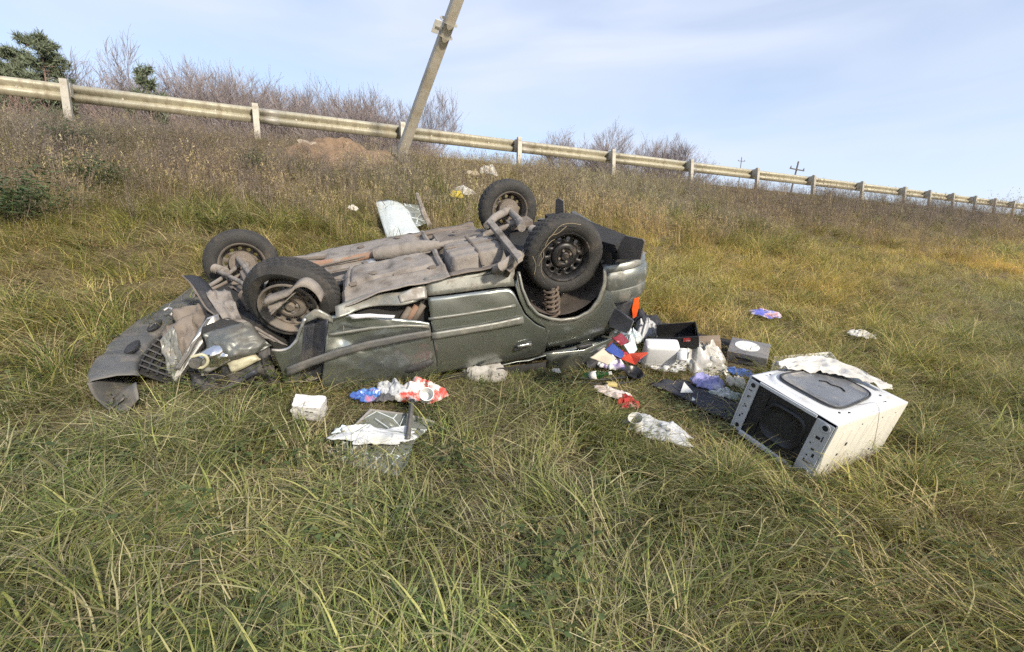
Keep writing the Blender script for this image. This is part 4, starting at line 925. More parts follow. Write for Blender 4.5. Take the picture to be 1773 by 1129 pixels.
# grass stalks caught round the near rear wheel
gs = CB(); r_ = np.random.default_rng(4)
for k in range(6):
    a = r_.uniform(.2, 2.9); rr_ = r_.uniform(.17, .27); p = [V(rr_ * math.cos(a + d) * (1 + r_.normal(0, .06)), -.105 - r_.uniform(0, .012), rr_ * math.sin(a + d) * (1 + r_.normal(0, .06))) for d in np.linspace(0, r_.uniform(.3, .9), 4)]
    gs.tube(smooth_path(p, 8), .0022, 4)
for k in range(1): x_ = -.12 + k * .07; gs.tube(smooth_path([V(x_, -.11, -.20), V(x_ + .02, -.13, -.27), V(x_ + .01, -.14, -.34)], 6), .002, 4)
tag(gs.build('caught_grass', PM('dry_stalks', (.30, .25, .16), (.24, .19, .12), scale=20, rough=.8), clean=False), kind='stuff')

# --- smashed nose
def sheet(name, quad, n, m, amp, seed, mat_, thick=.005, freq=6, parent=None, smooth=35, cls=None):
    """crumpled sheet over four corners (top-left, top-right, bottom-right, bottom-left)"""
    a, b_, c, d = [np.array(q) for q in quad]
    u, v = np.meshgrid(np.linspace(0, 1, n), np.linspace(0, 1, m))
    P = (a * (1 - u[..., None]) + b_ * u[..., None]) * (1 - v[..., None]) + (d * (1 - u[..., None]) + c * u[..., None]) * v[..., None]
    nn = np.cross(b_ - a, d - a); nn /= np.linalg.norm(nn)
    f = np.abs(fbm(u * freq, v * freq, seed, 2) - .5) * 2 - .25
    g_ = fbm(u * freq * .7 + 4, v * freq * .7, seed + 5, 2) - .5
    P = P + nn * (f * amp)[..., None] + (b_ - a) / np.linalg.norm(b_ - a) * (g_ * amp * .8)[..., None]
    return (cls or CB)().grid(P).build(name, mat_, parent, smooth=smooth, thick=thick)
# front bumper, torn off at the near end
path = smooth_path([V(-2.98, -.23, -.03), V(-3.045, -.05, -.025), V(-3.07, .25, -.025), V(-3.05, .65, -.055), V(-2.99, 1.15, -.11), V(-2.90, 1.45, -.14), V(-2.78, 1.56, -.15)], 48)
nrm = np.gradient(path, axis=0)[:, [1, 0, 2]] * V(-1, 1, 0); nrm /= np.linalg.norm(nrm, axis=1)[:, None]
sec_ = [(-.20, -.075), (-.185, -.055), (-.12, -.02), (-.045, -.004), (-.01, .0), (.006, -.004), (.014, -.03), (.018, -.10), (.012, -.165), (-.004, -.185), (-.03, -.188)]
rows = np.array([path + nrm * a + V(0, 0, b_) + V(0, 0, 1) * (.012 * np.sin(np.arange(48) * .5) * (np.arange(48) > 30))[:, None] for a, b_ in sec_])
rows = rows + ((fbm(rows[..., 1] * 5, rows[..., 2] * 9 + rows[..., 0] * 5, 6)[..., None] - .5) * V(.03, 0, .03)); rows[:, 9:12, 2] -= .018; rows[:, 27:30, 2] -= .014
fb = CB().grid(rows).build('front_bumper', greypl, smooth=40, thick=.005)
fw2 = np.array([path + nrm * a + V(0, 0, b_) for a, b_ in [(-.03, -.38), (.0, -.375), (.012, -.41), (.008, -.47), (-.02, -.50)]])
CB().grid(fw2[:, 2:40]).build('bumper_lip', greypl, fb, smooth=40, thick=.005)
# near end cap, folded back
panel('bumper_end', [(-2.97, -0.265, -0.017), (-2.97, -0.097, -0.102), (-2.97, 0.125, -0.267)], [(-2.979, -0.28, -0.117), (-2.954, -0.28, -0.219), (-2.855, -0.28, -0.16)], 12, 8, greypl, flat=True, cr=.014, seed=41, parent=fb)
panel('torn_end_flap', [(-2.939, -0.22, -0.175), (-2.859, -0.22, -0.126), (-2.787, -0.22, -0.107)], [(-2.923, -0.3, -0.232), (-2.86, -0.3, -0.237), (-2.777, -0.3, -0.172)], 8, 6, greypl, flat=True, cr=.018, seed=42, parent=fb)
# lower grille: bars and uprights
gb = path[4:40] + nrm[4:40] * -.20
for k in range(6):
    CB().tube(gb - nrm[4:40] * .032 * k + V(0, 0, -.085 - .038 * k), .009, 5).build('grille_bar', blackpl, fb)
for k in range(1, 35, 2):
    a_ = gb[k] + V(0, 0, -.075); e_ = gb[k] - nrm[4 + k] * .17 + V(0, 0, -.285); CB().tube([a_, e_], .007, 4).build('grille_slat', blackpl, fb)
full = path[3:42]; fn = nrm[3:42]
P = np.array([full - fn * .19 + V(0, 0, -.10), full - fn * .28 + V(0, 0, -.22), full - fn * .40 + V(0, 0, -.30), full - fn * .55 + V(0, 0, -.32)])
P[..., 2] += (fbm(P[..., 0] * 8, P[..., 1] * 8, 3) - .5) * .05
CB().grid(P).build('radiator_grille_back', void, fb, smooth=40, thick=.006)
for k in (10, 19):
    c = path[k] - nrm[k] * .150 + V(0, 0, -.026); t_ = path[k + 1] - path[k]; a = math.atan2(t_[1], t_[0])
    b_ = CB().lathe([(.052, -.010), (.058, .006), (.05, .012), (.042, .004), (.0, .002)], 20, axis='z'); Mx = np.array(Matrix.Rotation(a, 3, 'Z'))
    b_.v = [tuple(Mx @ (np.array(q) * V(1.5, .62, 1)) + c) for q in b_.v]; b_.build('fog_lamp_blank', blackpl, fb, smooth=60)

# dusty radiator support and folded inner panels
sheet('undertray', [(-2.85, .05, -.30), (-2.75, 1.35, -.22), (-2.2, 1.35, -.15), (-2.25, .1, -.28)], 30, 26, .12, 71, dust_d, freq=6)
sheet('torn_undertray', [(-2.80, .0, -.34), (-2.45, -.02, -.30), (-2.45, .0, -.62), (-2.85, -.08, -.60)], 20, 20, .10, 72, blackpl, freq=5)
sheet('radiator_panel', [(-2.795, 0.6, -0.009), (-2.48, 0.5, 0.027), (-2.517, 0.25, -0.211), (-2.818, 0.3, -0.271)], 22, 22, .05, 51, dust_d, freq=4)
sheet('wing_inner_panel', [(-2.809, 0.35, -0.042), (-2.646, 0.45, -0.023), (-2.567, 0.2, -0.167), (-2.766, 0.05, -0.291)], 20, 20, .05, 52, dust_d, freq=3)
sheet('crumpled_wing_skin', [(-2.78, 0.2, -0.06), (-2.729, 0.35, -0.028), (-2.663, 0.1, -0.194), (-2.742, 0, -0.302)], 16, 16, .04, 53, paint_d, freq=4)
CB().prism([(-2.467, 0.22, 0.02), (-2.427, 0.22, 0.023), (-2.424, 0.2, -0.008), (-2.504, 0.1, -0.092), (-2.659, -0.02, -0.223), (-2.702, -0.04, -0.26), (-2.704, -0.04, -0.227), (-2.677, -0.02, -0.181), (-2.569, 0.08, -0.079)], (.02, .04, -.01)).build('slam_panel', brights, bevel=.006)
sheet('slam_panel_channel', [(-2.492, 0.21, 0.006), (-2.443, 0.2, 0.015), (-2.646, -0.03, -0.185), (-2.675, -0.03, -0.176)], 6, 18, .012, 54, greypl, freq=3)
# splash shield: tan folded plate, black liner edge
sheet('splash_shield', [(-2.541, 0.55, 0.094), (-2.377, 0.55, 0.063), (-2.27, 0.2, -0.036), (-2.393, 0.25, -0.028)], 20, 16, .035, 55, dust, freq=3)
sheet('splash_shield', [(-2.392, 0.25, -0.024), (-2.268, 0.2, -0.032), (-1.997, -0.05, -0.181), (-2.098, 0.02, -0.165)], 22, 12, .03, 56, dust, freq=3)
ln = np.array([(-2.704, 0.75, 0.172), (-2.636, 0.65, 0.131), (-2.564, 0.5, 0.071), (-2.507, 0.38, 0.02), (-2.439, 0.28, 0.001)]); ln = smooth_path(ln, 14)
P = np.array([ln, ln + V(.05, .02, -.015), ln + V(.09, .05, -.05)])
CB().grid(P).build('wheel_arch_liner', blackpl, smooth=50, thick=.008)
CB().tube(ln + V(0, 0, .006), .006, 5).build('liner_edge', dust_d)
sheet('torn_liner', [(-2.012, -0.06, 0.128), (-1.89, -0.07, 0.15), (-1.824, -0.07, 0.174), (-2.005, -0.08, 0.062)], 16, 10, .02, 57, dust, freq=4)
lip = smooth_path([(-2.019, -0.1, 0.148), (-1.932, -0.11, 0.162), (-1.858, -0.12, 0.18), (-1.806, -0.12, 0.214), (-1.753, -0.12, 0.213), (-1.711, -0.12, 0.159), (-1.695, -0.12, 0.086)], 24)
CB().grid(np.array([lip, lip + V(.01, .01, .022), lip + V(.03, .05, .035)])).build('torn_liner_lip', dust, smooth=50, thick=.006)
# suspension arms and driveshaft in front
def rod(name, pts, r, m_=None, n=9): return CB().tube(smooth_path(pts, max(4, len(pts) * 3)), r, n).build(name, m_ or dust, smooth=60)
rod('anti_roll_bar', [(-2.629, 0.888, 0.007), (-2.56, 1.125, -0.007), (-2.501, 1.481, -0.029), (-2.505, 1.64, -0.038)], .017)
rod('track_rod', [(-2.608, 1.165, 0.03), (-2.391, 0.793, 0.052), (-2.181, 0.394, 0.076)], .017)
rod('lower_arm', [(-2.573, 1.608, 0.027), (-2.399, 1.118, 0.062), (-2.238, 0.671, 0.093)], .02)
rod('lower_arm', [(-2.384, 1.131, 0.012), (-2.268, 1.096, 0.014), (-2.149, 1.093, 0.014)], .016)
rod('brace_bar', [(-2.675, 0.745, 0.005), (-2.55, 0.891, -0.003), (-2.393, 1.166, -0.02), (-2.161, 1.167, -0.02)], .014, dust_d)
rod('hub_carrier', [(-2.389, 1.034, -0.002), (-2.444, 1.345, -0.021), (-2.476, 1.598, -0.036)], .03)
c = V(*[(-2.602, 1.193, 0.028)][0]); bt = CB()
ax_ = V(.55, -.5, -.15); ax_ /= np.linalg.norm(ax_)
bt.tube([c + ax_ * s_ for s_ in np.linspace(-.07, .07, 13)], [.03 + .012 * (k % 2) for k in range(13)], 12).build('driveshaft_boot', dust, smooth=30)
c = V(*[(-2.247, 0.432, -0.002)][0]); bt = CB(); ax_ = V(.35, -.8, -.3); ax_ /= np.linalg.norm(ax_)
bt.tube([c + ax_ * s_ for s_ in np.linspace(-.09, .09, 13)], [.04 + .012 * (k % 2) for k in range(13)], 12).build('driveshaft_boot', dust_d, smooth=30)
# subframe and gearbox mass between the wheels
sheet('subframe', [(-2.613, 1.093, -0.046), (-2.212, 1.129, -0.048), (-1.957, 0.942, -0.037), (-2.216, 0.423, -0.005)], 22, 16, .09, 58, dust_d, freq=5)
CB().box((-2.15, .85, -.05), (.42, .5, .22), np.array(Matrix.Rotation(.3, 3, 'Z')), bev=.05).build('gearbox', dust_d)
CB().box((-2.35, .55, -.22), (.5, .9, .35), np.array(Matrix.Rotation(.15, 3, 'Z') @ Matrix.Rotation(.2, 3, 'Y')), bev=.06).build('engine_block', void)
CB().lathe([(0, 0), (.11, 0), (.12, .02), (.12, .06), (.07, .08), (0, .08)], 24, (-2.05, .55, .03), 'z').build('clutch_cover', dust, smooth=40)
rod('fuel_hose', [(-2.216, 0.853, 0.017), (-2.115, 0.903, 0.015), (-1.997, 0.851, 0.017), (-1.913, 0.686, 0.026)], .012)
# lamp and wing
def blob(name, quad, hgt, m_, n=20, parent=None, seed=0, cr=0.0, towards=(0, -1, .2)):
    a, b_, c, d = [np.array(q) for q in quad]; u, v = np.meshgrid(np.linspace(-1, 1, n), np.linspace(-1, 1, n)); U, V_ = (u + 1) / 2, (v + 1) / 2
    P = (a * (1 - U[..., None]) + b_ * U[..., None]) * (1 - V_[..., None]) + (d * (1 - U[..., None]) + c * U[..., None]) * V_[..., None]
    r = (np.abs(u) ** 3 + np.abs(v) ** 3) ** (1 / 3); s_ = np.sqrt(np.clip(1 - r ** 2, 0, 1))
    t_ = np.array(towards, float); t_ /= np.linalg.norm(t_)
    P = P + t_ * (s_ * hgt + (fbm(U * 4, V_ * 4, seed) - .5) * cr)[..., None]
    return CB().grid(P).build(name, m_, parent, smooth=50, thick=.006)
blob('crumpled_wing', [(-2.46, 0.05, -0.015), (-2.195, 0.08, -0.009), (-2.097, -0.02, -0.178), (-2.455, -0.05, -0.232)], .09, PM('scuffed_wing_paint', (.13, .14, .135), (.20, .205, .195), scale=7, rough=.42, metal=.5, dirt=(.07, .065, .06), dirt_amt=.45, dirt_scale=7), 30, seed=61, cr=.07)
lampb = blob('headlamp', [(-2.533, -0.05, -0.11), (-2.327, -0.02, -0.045), (-2.264, -0.05, -0.165), (-2.527, -0.08, -0.244)], .05, chrome, 20, seed=62, cr=.03)
CB().tube(smooth_path([(-2.509, -0.12, -0.075), (-2.442, -0.12, -0.078), (-2.436, -0.12, -0.127), (-2.477, -0.12, -0.162), (-2.517, -0.12, -0.149)], 12), .010, 8).build('lamp_bulb_clip', cream, lampb, smooth=60)
blob('indicator_lamp', [(-2.371, -0.06, -0.198), (-2.208, -0.04, -0.179), (-2.177, -0.05, -0.236), (-2.363, -0.08, -0.278)], .03, cream, 16, lampb, seed=63, cr=.02)
sheet('bonnet', [(-2.342, 0, -0.118), (-2.106, 0, -0.196), (-2.125, -0.12, -0.531), (-2.481, -0.12, -0.408)], 26, 22, .09, 64, blackpl, freq=3.2)
sheet('bonnet', [(-2.58, -0.02, -0.212), (-2.389, -0.04, -0.306), (-2.349, -0.16, -0.448), (-2.614, -0.14, -0.371)], 20, 18, .08, 65, blackpl, freq=3)
sheet('bonnet_edge', [(-2.546, -0.16, -0.356), (-2.225, -0.1, -0.273), (-2.212, -0.1, -0.305), (-2.542, -0.17, -0.387)], 18, 4, .02, 66, inner_blue, freq=4)
rod('radiator_hose', [(-2.589, -0.02, -0.209), (-2.602, -0.02, -0.306), (-2.583, -0.02, -0.36), (-2.564, -0.02, -0.454)], .018, blackpl)
rod('wiring_loom', [(-2.507, -0.08, -0.196), (-2.501, -0.08, -0.28), (-2.543, -0.08, -0.35), (-2.609, -0.08, -0.403)], .008, blackpl)
CB().lathe([(0, -.02), (.03, -.02), (.035, 0), (.03, .03), (0, .03)], 14, [(-2.505, -0.12, -0.119)][0], 'y').build('lamp_bulb_cap', greypl, lampb)
CB().tube(smooth_path([(-2.855, 0.6, -0.007), (-2.828, 0.62, 0), (-2.801, 0.6, -0.021), (-2.82, 0.58, -0.045)], 10), .010, 7).build('tow_eye', brights, smooth=60)
fp = np.array([C2W(q) for q in [(-3.05, -.1, -.6), (-2.9, 1.4, -.6), (.6, 1.45, -.7), (.5, .0, -.7), (-1.9, .0, -.6), (-2.3, .05, -.6), (-2.6, .2, -.6), (-2.9, .1, -.6)]])
BARE.append(fp[:, :2])

FLAT.append(np.array([(-2.611, 2.628, 0.658), (-2.317, 3.042, 0.771), (-1.269, 2.965, 0.591), (-0.473, 3.413, 0.614), (0.355, 3.716, 0.61), (0.489, 3.288, 0.492), (-0.108, 3.107, 0.505), (-0.459, 2.742, 0.453), (-1.093, 2.519, 0.468), (-1.873, 2.544, 0.546), (-2.299, 2.458, 0.561)])[:, :2])
FLAT.append(np.array([(0.455, 3.744, 0.603), (1.267, 4.193, 0.606), (2.432, 4.222, 0.489), (1.52, 2.984, 0.298), (1.094, 2.699, 0.3), (0.718, 2.641, 0.326), (0.595, 3.151, 0.448)])[:, :2])
FLAT.append(np.array([(1.493, 3.297, 0.354), (1.807, 2.621, 0.224), (2.313, 2.818, 0.207), (2.657, 3.057, 0.227), (2.563, 2.845, 0.195), (1.748, 2.33, 0.198), (1.542, 2.305, 0.212), (1.239, 2.788, 0.3)])[:, :2])
FLAT.append(np.array([(-1.195, 2.777, 0.535), (-0.507, 3.049, 0.524), (-0.376, 2.659, 0.429), (-0.515, 2.163, 0.354), (-0.88, 2.206, 0.394), (-1.086, 2.382, 0.441)])[:, :2])

# ---------------------------------------------------------------- gutted washing machine
wm_w = PM('white_enamel', (.60, .62, .65), (.55, .57, .60), scale=5, rough=.35, rvar=.08, dirt=(.45, .42, .36), dirt_amt=.12, dirt_scale=7)
wm_c = PM('sunlit_white_enamel', (.62, .61, .56), (.57, .56, .51), scale=5, rough=.4, dirt=(.42, .37, .28), dirt_amt=.2, dirt_scale=5)  # warm sunlight on the right side mixed into the white
wm_g = PM('shaded_white_panel', (.42, .44, .47), (.50, .52, .55), scale=6, rough=.45, dirt=(.33, .30, .26), dirt_amt=.25)  # blue-grey of the unlit underside put into the colour of the white rails
wm_k = PM('black_moulded_tray', (.010, .011, .014), (.018, .019, .022), scale=9, rough=.5)
wm_p = PM('smoked_cover_panel', (.115, .12, .132), (.16, .168, .18), scale=6, rough=.3, dirt=(.30, .28, .25), dirt_amt=.25, dirt_scale=9)
hole_m = PM('dark_socket', (.012, .012, .013), None, rough=.8)
WR = np.array(Matrix(((0.46637, 0.87264, 0.14492), (-0.82783, 0.48828, -0.27619), (-0.31178, 0.00884, 0.95011)))); WO = V(1.788, 2.39, 0.605); WW, WH, WD = .555, .85, .40
wm = empty('washing_machine', tuple(WO + WR @ V(-WW / 2, WH / 2, -WD)), Matrix(WR.tolist()), 'white washing machine lying on its front with its black underside showing', 'washing machine')
W0 = V(-WW / 2, WH / 2, -WD)
class WB(B):
    def build(s, name, mat=None, parent=None, **k):
        s.v = [tuple(np.array(q) - W0) for q in s.v]
        return B.build(s, name, mat, parent or wm, **k)
# x: -WW..0 (right side of the cabinet at 0), y: 0 underside .. WH top, z: -WD..0 (back panel on top)
sp = WB().box((-.006, WH / 2, -WD / 2), (.012, WH - .004, WD - .004), bev=.005).build('side_panel', wm_c, smooth=40)
for k in range(8):
    y = .10 + k * .092
    WB().prism([(.0, y, -.06), (.0035, y + .006, -.06), (.0, y + .012, -.06)], (0, .0, -.27)).build('pressed_rib', wm_c, sp)
WB().box((-WW + .006, WH / 2, -WD / 2), (.012, WH - .004, WD - .004), bev=.005).build('side_panel', wm_w, smooth=40)
WB().box((-WW / 2, WH - .006, -WD / 2), (WW - .026, .012, WD - .006)).build('top_panel', wm_w)
WB().box((-WW / 2, WH / 2, -WD + .006), (WW - .026, WH - .03, .012)).build('front_panel', wm_w)
# underside: white perforated rails, black tray
rl = WB().box((-.062, .004, -WD / 2), (.098, .014, WD - .03), bev=.004).build('base_rail', wm_g)
rl2 = WB().box((-WW + .045, .004, -WD / 2), (.062, .014, WD - .03), bev=.004).build('base_rail', wm_g)
WB().box((-WW / 2 - .02, .002, -.012), (WW - .19, .012, .02), bev=.003).build('base_edge', wm_w)
WB().box((-WW / 2 - .02, .0, -WD + .015), (WW - .19, .02, .03), bev=.004).build('base_edge', wm_w)
tr_ = WB().box((-WW / 2 - .02, .03, -WD / 2), (WW - .17, .03, WD - .05), bev=.003).build('base_tray', wm_k)
n = 44; th = np.linspace(0, PI2, n, endpoint=False); ro = lambda a: 1 / (np.abs(np.cos(a)) ** 3.2 + np.abs(np.sin(a)) ** 3.2) ** (1 / 3.2)
rows = []
for r, y in ((.128, .016), (.122, .004), (.112, .002), (.104, .012), (.06, .016), (.0005, .017)):
    rows.append(np.stack([-WW / 2 + .01 + r * ro(th) * np.cos(th) * 1.05, np.full(n, y), -WD / 2 + .005 + r * ro(th) * np.sin(th)], 1))
P = np.array(rows); P = np.concatenate([P, P[:, :1]], 1)
WB().grid(P).build('drum_boss', wm_k, tr_, smooth=60)
WB().box((-WW + .155, .012, -WD / 2), (.006, .01, WD - .12)).build('tray_rib', wm_k, tr_)
WB().box((-WW / 2 - .02, .012, -.07), (.10, .008, .006)).build('tray_rib', wm_k, tr_)
for (x, z, r) in [(-.05, -.045, .017), (-.05, -WD + .05, .017)]:
    WB().lathe([(.026, -.004), (.026, -.009), (r, -.010), (r, .001)], 18, (x, 0, z), 'y').build('foot_socket_ring', wm_g, rl, smooth=40)
    WB().lathe([(r, -.0065), (0, -.0065)], 18, (x, 0, z), 'y').build('foot_socket', hole_m, rl)
for (x, z, r) in [(-WW + .045, -.045, .015), (-WW + .045, -WD + .05, .015)]:
    WB().lathe([(r, -.006), (0, -.006)], 16, (x, 0, z), 'y').build('foot_socket', hole_m, rl2)
rr = random.Random(5)
for (x, z, a, b_) in [(-.062, -.12, .012, .008), (-.04, -.115, .003, .018), (-.06, -.20, .009, .006), (-.045, -.235, .006, .012), (-.075, -.25, .004, .004), (-.06, -.29, .02, .004), (-.078, -.285, .004, .008), (-.085, -.17, .004, .004)]:
    WB().box((x, -.0035, z), (a * 2, .002, b_ * 2)).build('rail_slot', hole_m, rl)
for (x, z, a, b_) in [(-WW + .04, -.085, .012, .003), (-WW + .04, -.13, .004, .008), (-WW + .052, -.125, .003, .005), (-WW + .04, -.19, .004, .004), (-WW + .05, -.20, .006, .004), (-WW + .035, -.21, .004, .003), (-WW + .05, -.26, .006, .004), (-WW + .038, -.28, .004, .007)]:
    WB().box((x, -.0035, z), (a * 2, .002, b_ * 2)).build('rail_slot', hole_m, rl2)
# back panel facing the sky: raised rim, recessed cover
xs = np.linspace(-WW + .003, -.003, 60); ys = np.linspace(.003, WH - .003, 84); XX, YY = np.meshgrid(xs, ys)
def rsq(x, y, cx_, cy_, hx, hy, p=4): return (np.abs((x - cx_) / hx) ** p + np.abs((y - cy_) / hy) ** p) ** (1 / p)
sm = lambda q: np.clip(q, 0, 1) ** 2 * (3 - 2 * np.clip(q, 0, 1))
z = .002 + .016 * sm((1 - rsq(XX, YY, -WW / 2, WH * .47, WW * .44, WH * .42, 5)) / .10)
z += (fbm(XX * 5, YY * 5, 3) - .5) * .008
bp = WB().grid(np.stack([XX, YY, z], -1)).build('back_panel', wm_w, smooth=50, thick=.003)
n = 56; th = np.linspace(0, PI2, n, endpoint=False); rows = []
for r, zz in ((1.0, .018), (.985, .030), (.93, .034), (.90, .028), (.5, .026), (.002, .027)):
    q = 1 / (np.abs(np.cos(th)) ** 5 + np.abs(np.sin(th)) ** 5) ** (1 / 5)
    x = -WW * .50 + r * .188 * q * np.cos(th); y = WH * .44 + r * .265 * q * np.sin(th)
    x = x + .10 * (y - WH * .44) * np.sign(x + WW * .5) * -.6
    rows.append(np.stack([x, y, zz + (fbm(x * 9, y * 9, 6) - .5) * .010 * (r < .95)], 1))
P = np.array(rows); P = np.concatenate([P, P[:, :1]], 1)
cv = WB().grid(P).build('cover_panel', wm_p, bp, smooth=40)
WB().tube(np.vstack([P[1], P[1][:1]]) + V(0, 0, .003), .006, 6).build('cover_seal', blackpl, cv, smooth=60)
cr = np.array([(-.34, .40), (-.315, .44), (-.285, .43), (-.24, .46), (-.20, .44)])
WB().tube(smooth_path(np.c_[cr, np.full(5, .030)], 14), .0045, 5).build('crack', hole_m, cv)
for (x, y) in [(-.07, .13), (-.05, .20), (-.10, .68), (-.045, .62), (-.50, .12)]:
    WB().lathe([(.007, .020), (.007, .0225), (0, .0235)], 10, (x, y, 0), 'z').build('screw', hole_m, bp)
for (y, z, r) in [(.22, -.17, .012), (.17, -.235, .009), (.40, -.335, .009), (.12, -.30, .008), (.62, -.31, .006), (.55, -.05, .004), (.30, -.045, .004), (.72, -.05, .004)]:
    WB().lathe([(r, 0), (r, .0035), (0, .0035)], 12, (0, 0, 0), 'y')
    b = WB(); t_ = np.linspace(0, PI2, 13)[:-1]; b.prism([(0, y + r * math.cos(a), z + r * math.sin(a)) for a in t_], (.0025, 0, 0)).build('bolt_hole', hole_m, sp)
WB().tube(smooth_path([V(-.085, .36, .02), V(-.02, .44, .05), V(.05, .42, -.12), V(.10, .36, -.30)], 16), .0016, 5).build('loose_wire', PM('thin_grey_wire', (.2, .18, .15), None, rough=.6), sp)
wf = np.array([WO + WR @ V(*q) for q in [(0, 0, -WD), (-WW, 0, -WD), (-WW, WH, -WD), (0, WH, -WD)]])
wf2 = np.array([WO + WR @ V(*q) for q in [(0, 0, 0), (-WW, 0, 0), (-WW, WH, 0), (0, WH, 0)]])
BARE.append((wf[:, :2] * .95 + wf.mean(0)[:2] * .05)); BARE.append((wf2[:, :2] * .8 + wf2.mean(0)[:2] * .2))

# ---------------------------------------------------------------- loose belongings
def one(o, label, cat, group=None): return tag(o, label, cat, group)
def rag(name, c, size, mat_, label, cat, seed, hgt=.06, rot=0.0, freq=3.6, amp=None, n=40, lift=.05, group=None, tilt=(0, 0), ragged=.6):
    """crumpled cloth or bag lying on the grass: irregular outline, ridged folds, closed underneath by its own thickness"""
    u, v = np.meshgrid(np.linspace(-1, 1, n), np.linspace(-1, 1, n))
    a = np.arctan2(v, u); r = np.maximum(np.abs(u), np.abs(v)); q = np.hypot(u, v) + 1e-9
    R0 = 1 + ragged * (fbm(np.cos(a) * 1.6 + 7, np.sin(a) * 1.6 + seed, seed) - .5) * 2 + .10 * np.sin(a * 7 + seed) * ragged
    uu, vv = u / q * r * R0, v / q * r * R0
    wr = fbm(u * 1.3 + seed, v * 1.3, seed + 1, 2) * 5; wr2 = fbm(u * 1.7, v * 1.7 + seed, seed + 4, 2) * 4
    f = f2 = 0
    for k, th_ in enumerate((.3 + seed, 1.4 + seed * 1.7, 2.5 + seed * .6)):
        d_ = u * math.cos(th_) + v * math.sin(th_)
        f = f + (1 - np.abs(np.sin(d_ * freq * (.55 + .18 * k) + wr + k * 2))) ** 1.6 * (.5, .32, .25)[k]
        f2 = f2 + (1 - np.abs(np.sin(d_ * freq * (1.5 + .3 * k) + wr2 * 1.5 + k))) * .33
    dome = np.clip(1 - r ** 2.5, 0, 1) ** .6
    z = hgt * (dome * (.28 + .62 * f) + .10 * f2 * (.4 + dome)) + .016 * f
    x = uu * size[0] / 2 + (fbm(u * 3, v * 3, seed + 8) - .5) * .12 * size[0]; y = vv * size[1] / 2 + (fbm(u * 3, v * 3, seed + 12) - .5) * .12 * size[1]
    ca, sa = math.cos(rot), math.sin(rot); X = x * ca - y * sa + c[0]; Y = x * sa + y * ca + c[1]
    Z = ground(X, Y) + lift + z + tilt[0] * x + tilt[1] * y
    P = np.stack([X, Y, Z], -1); o0 = P.reshape(-1, 3).mean(0); o0[2] -= hgt * .5
    b = B().grid(P - o0); o = b.build(name, mat_, smooth=70, thick=.004); o.location = tuple(o0)
    if lift < .2: FLAT.append(np.array([(X[0, 0], Y[0, 0]), (X[0, -1], Y[0, -1]), (X[-1, -1], Y[-1, -1]), (X[-1, 0], Y[-1, 0])]))
    return tag(o, label, cat, group)
def cloth_mat(name, c1, c2, c3=None, scale=8, rough=.85, amt=.4, ds=6): return PM(name, c1, c2, scale=scale, rough=rough, bump=.25, bscale=45, dirt=c3, dirt_amt=amt, dirt_scale=ds, lo=.42, hi=.58)
whitec = cloth_mat('white_cloth', (.56, .55, .52), (.46, .44, .40), (.40, .36, .30), scale=9, amt=.25)
whitep = PM('thin_white_plastic', (.56, .58, .61), (.48, .50, .53), scale=7, rough=.35, bump=.3, bscale=30, trans=.15)
clearp = PM('milky_plastic_film', (.60, .60, .58), (.46, .44, .40), scale=5, rough=.25, bump=.6, bscale=18, trans=.25, lo=.4, hi=.6)
redc = cloth_mat('red_cloth', (.42, .035, .03), (.28, .02, .025), (.6, .5, .46), amt=.2)
bluec = cloth_mat('blue_cloth', (.06, .14, .42), (.04, .09, .30), None)
darkc = cloth_mat('black_cloth', (.016, .018, .026), (.03, .032, .045), None)
def boxthing(name, c, d, rot, mat_, label, cat, bev=.01, group=None):
    o = B().box((0, 0, d[2] / 2), d, bev=bev).build(name, mat_, smooth=40); o.location = tuple(c); o.rotation_euler = rot; return tag(o, label, cat, group)

# on the machine and behind it
P4 = [np.array(WO + WR @ V(*q)) for q in [(-WW * .98, .20, .035), (-WW * .70, .10, .045), (-.02, .80, .05), (-WW * .5, .98, -.02)]]
u, v = np.meshgrid(np.linspace(0, 1, 46), np.linspace(0, 1, 26))
lx = np.array([-.56, -.47, -.36, -.28, -.22, -.16, -.10, -.04]); ly = np.array([.16, .40, .58, .66, .72, .78, .80, .82])
near_e = resample(np.array([(-.52, .24), (-.46, .36), (-.40, .50), (-.28, .60), (-.18, .72), (-.13, .76), (-.10, .81)]), 46)
far_e = resample(np.array([(-.60, .30), (-.60, .50), (-.585, .70), (-.50, .84), (-.34, .865), (-.20, .85), (-.12, .83)]), 46)
Q = near_e[None] * (1 - v[..., None]) + far_e[None] * v[..., None]
zz = .04 + .028 * (1 - np.abs(fbm(u * 9, v * 4, 77) - .5) * 4) - .45 * np.clip(Q[..., 1] - .85, 0, 1) - .55 * np.clip(-.555 - Q[..., 0], 0, 1)
Pw = np.stack([Q[..., 0] + (fbm(u * 8, v * 5, 5) - .5) * .04, Q[..., 1] + (fbm(u * 8, v * 5, 9) - .5) * .05, np.maximum(zz, .022 - .5 * np.clip(Q[..., 1] - .85, 0, 1) - .6 * np.clip(-.555 - Q[..., 0], 0, 1))], -1) @ WR.T + WO
one(B().grid(Pw).build('sheet', cloth_mat('cream_sheet', (.58, .57, .54), (.50, .485, .45), (.42, .39, .34), amt=.2), smooth=70, thick=.004), 'crumpled cream sheet draped over the back of the washing machine', 'sheet')
pn = [V(*q) for q in [(2.304, 3.973, 0.485), (2.501, 4.26, 0.592), (3.108, 4.369, 0.615), (3.037, 4.076, 0.523)]]
wp = empty('appliance_panel', tuple(np.mean(pn, 0)), label='white sheet metal panel lying behind the washing machine', cat='panel')
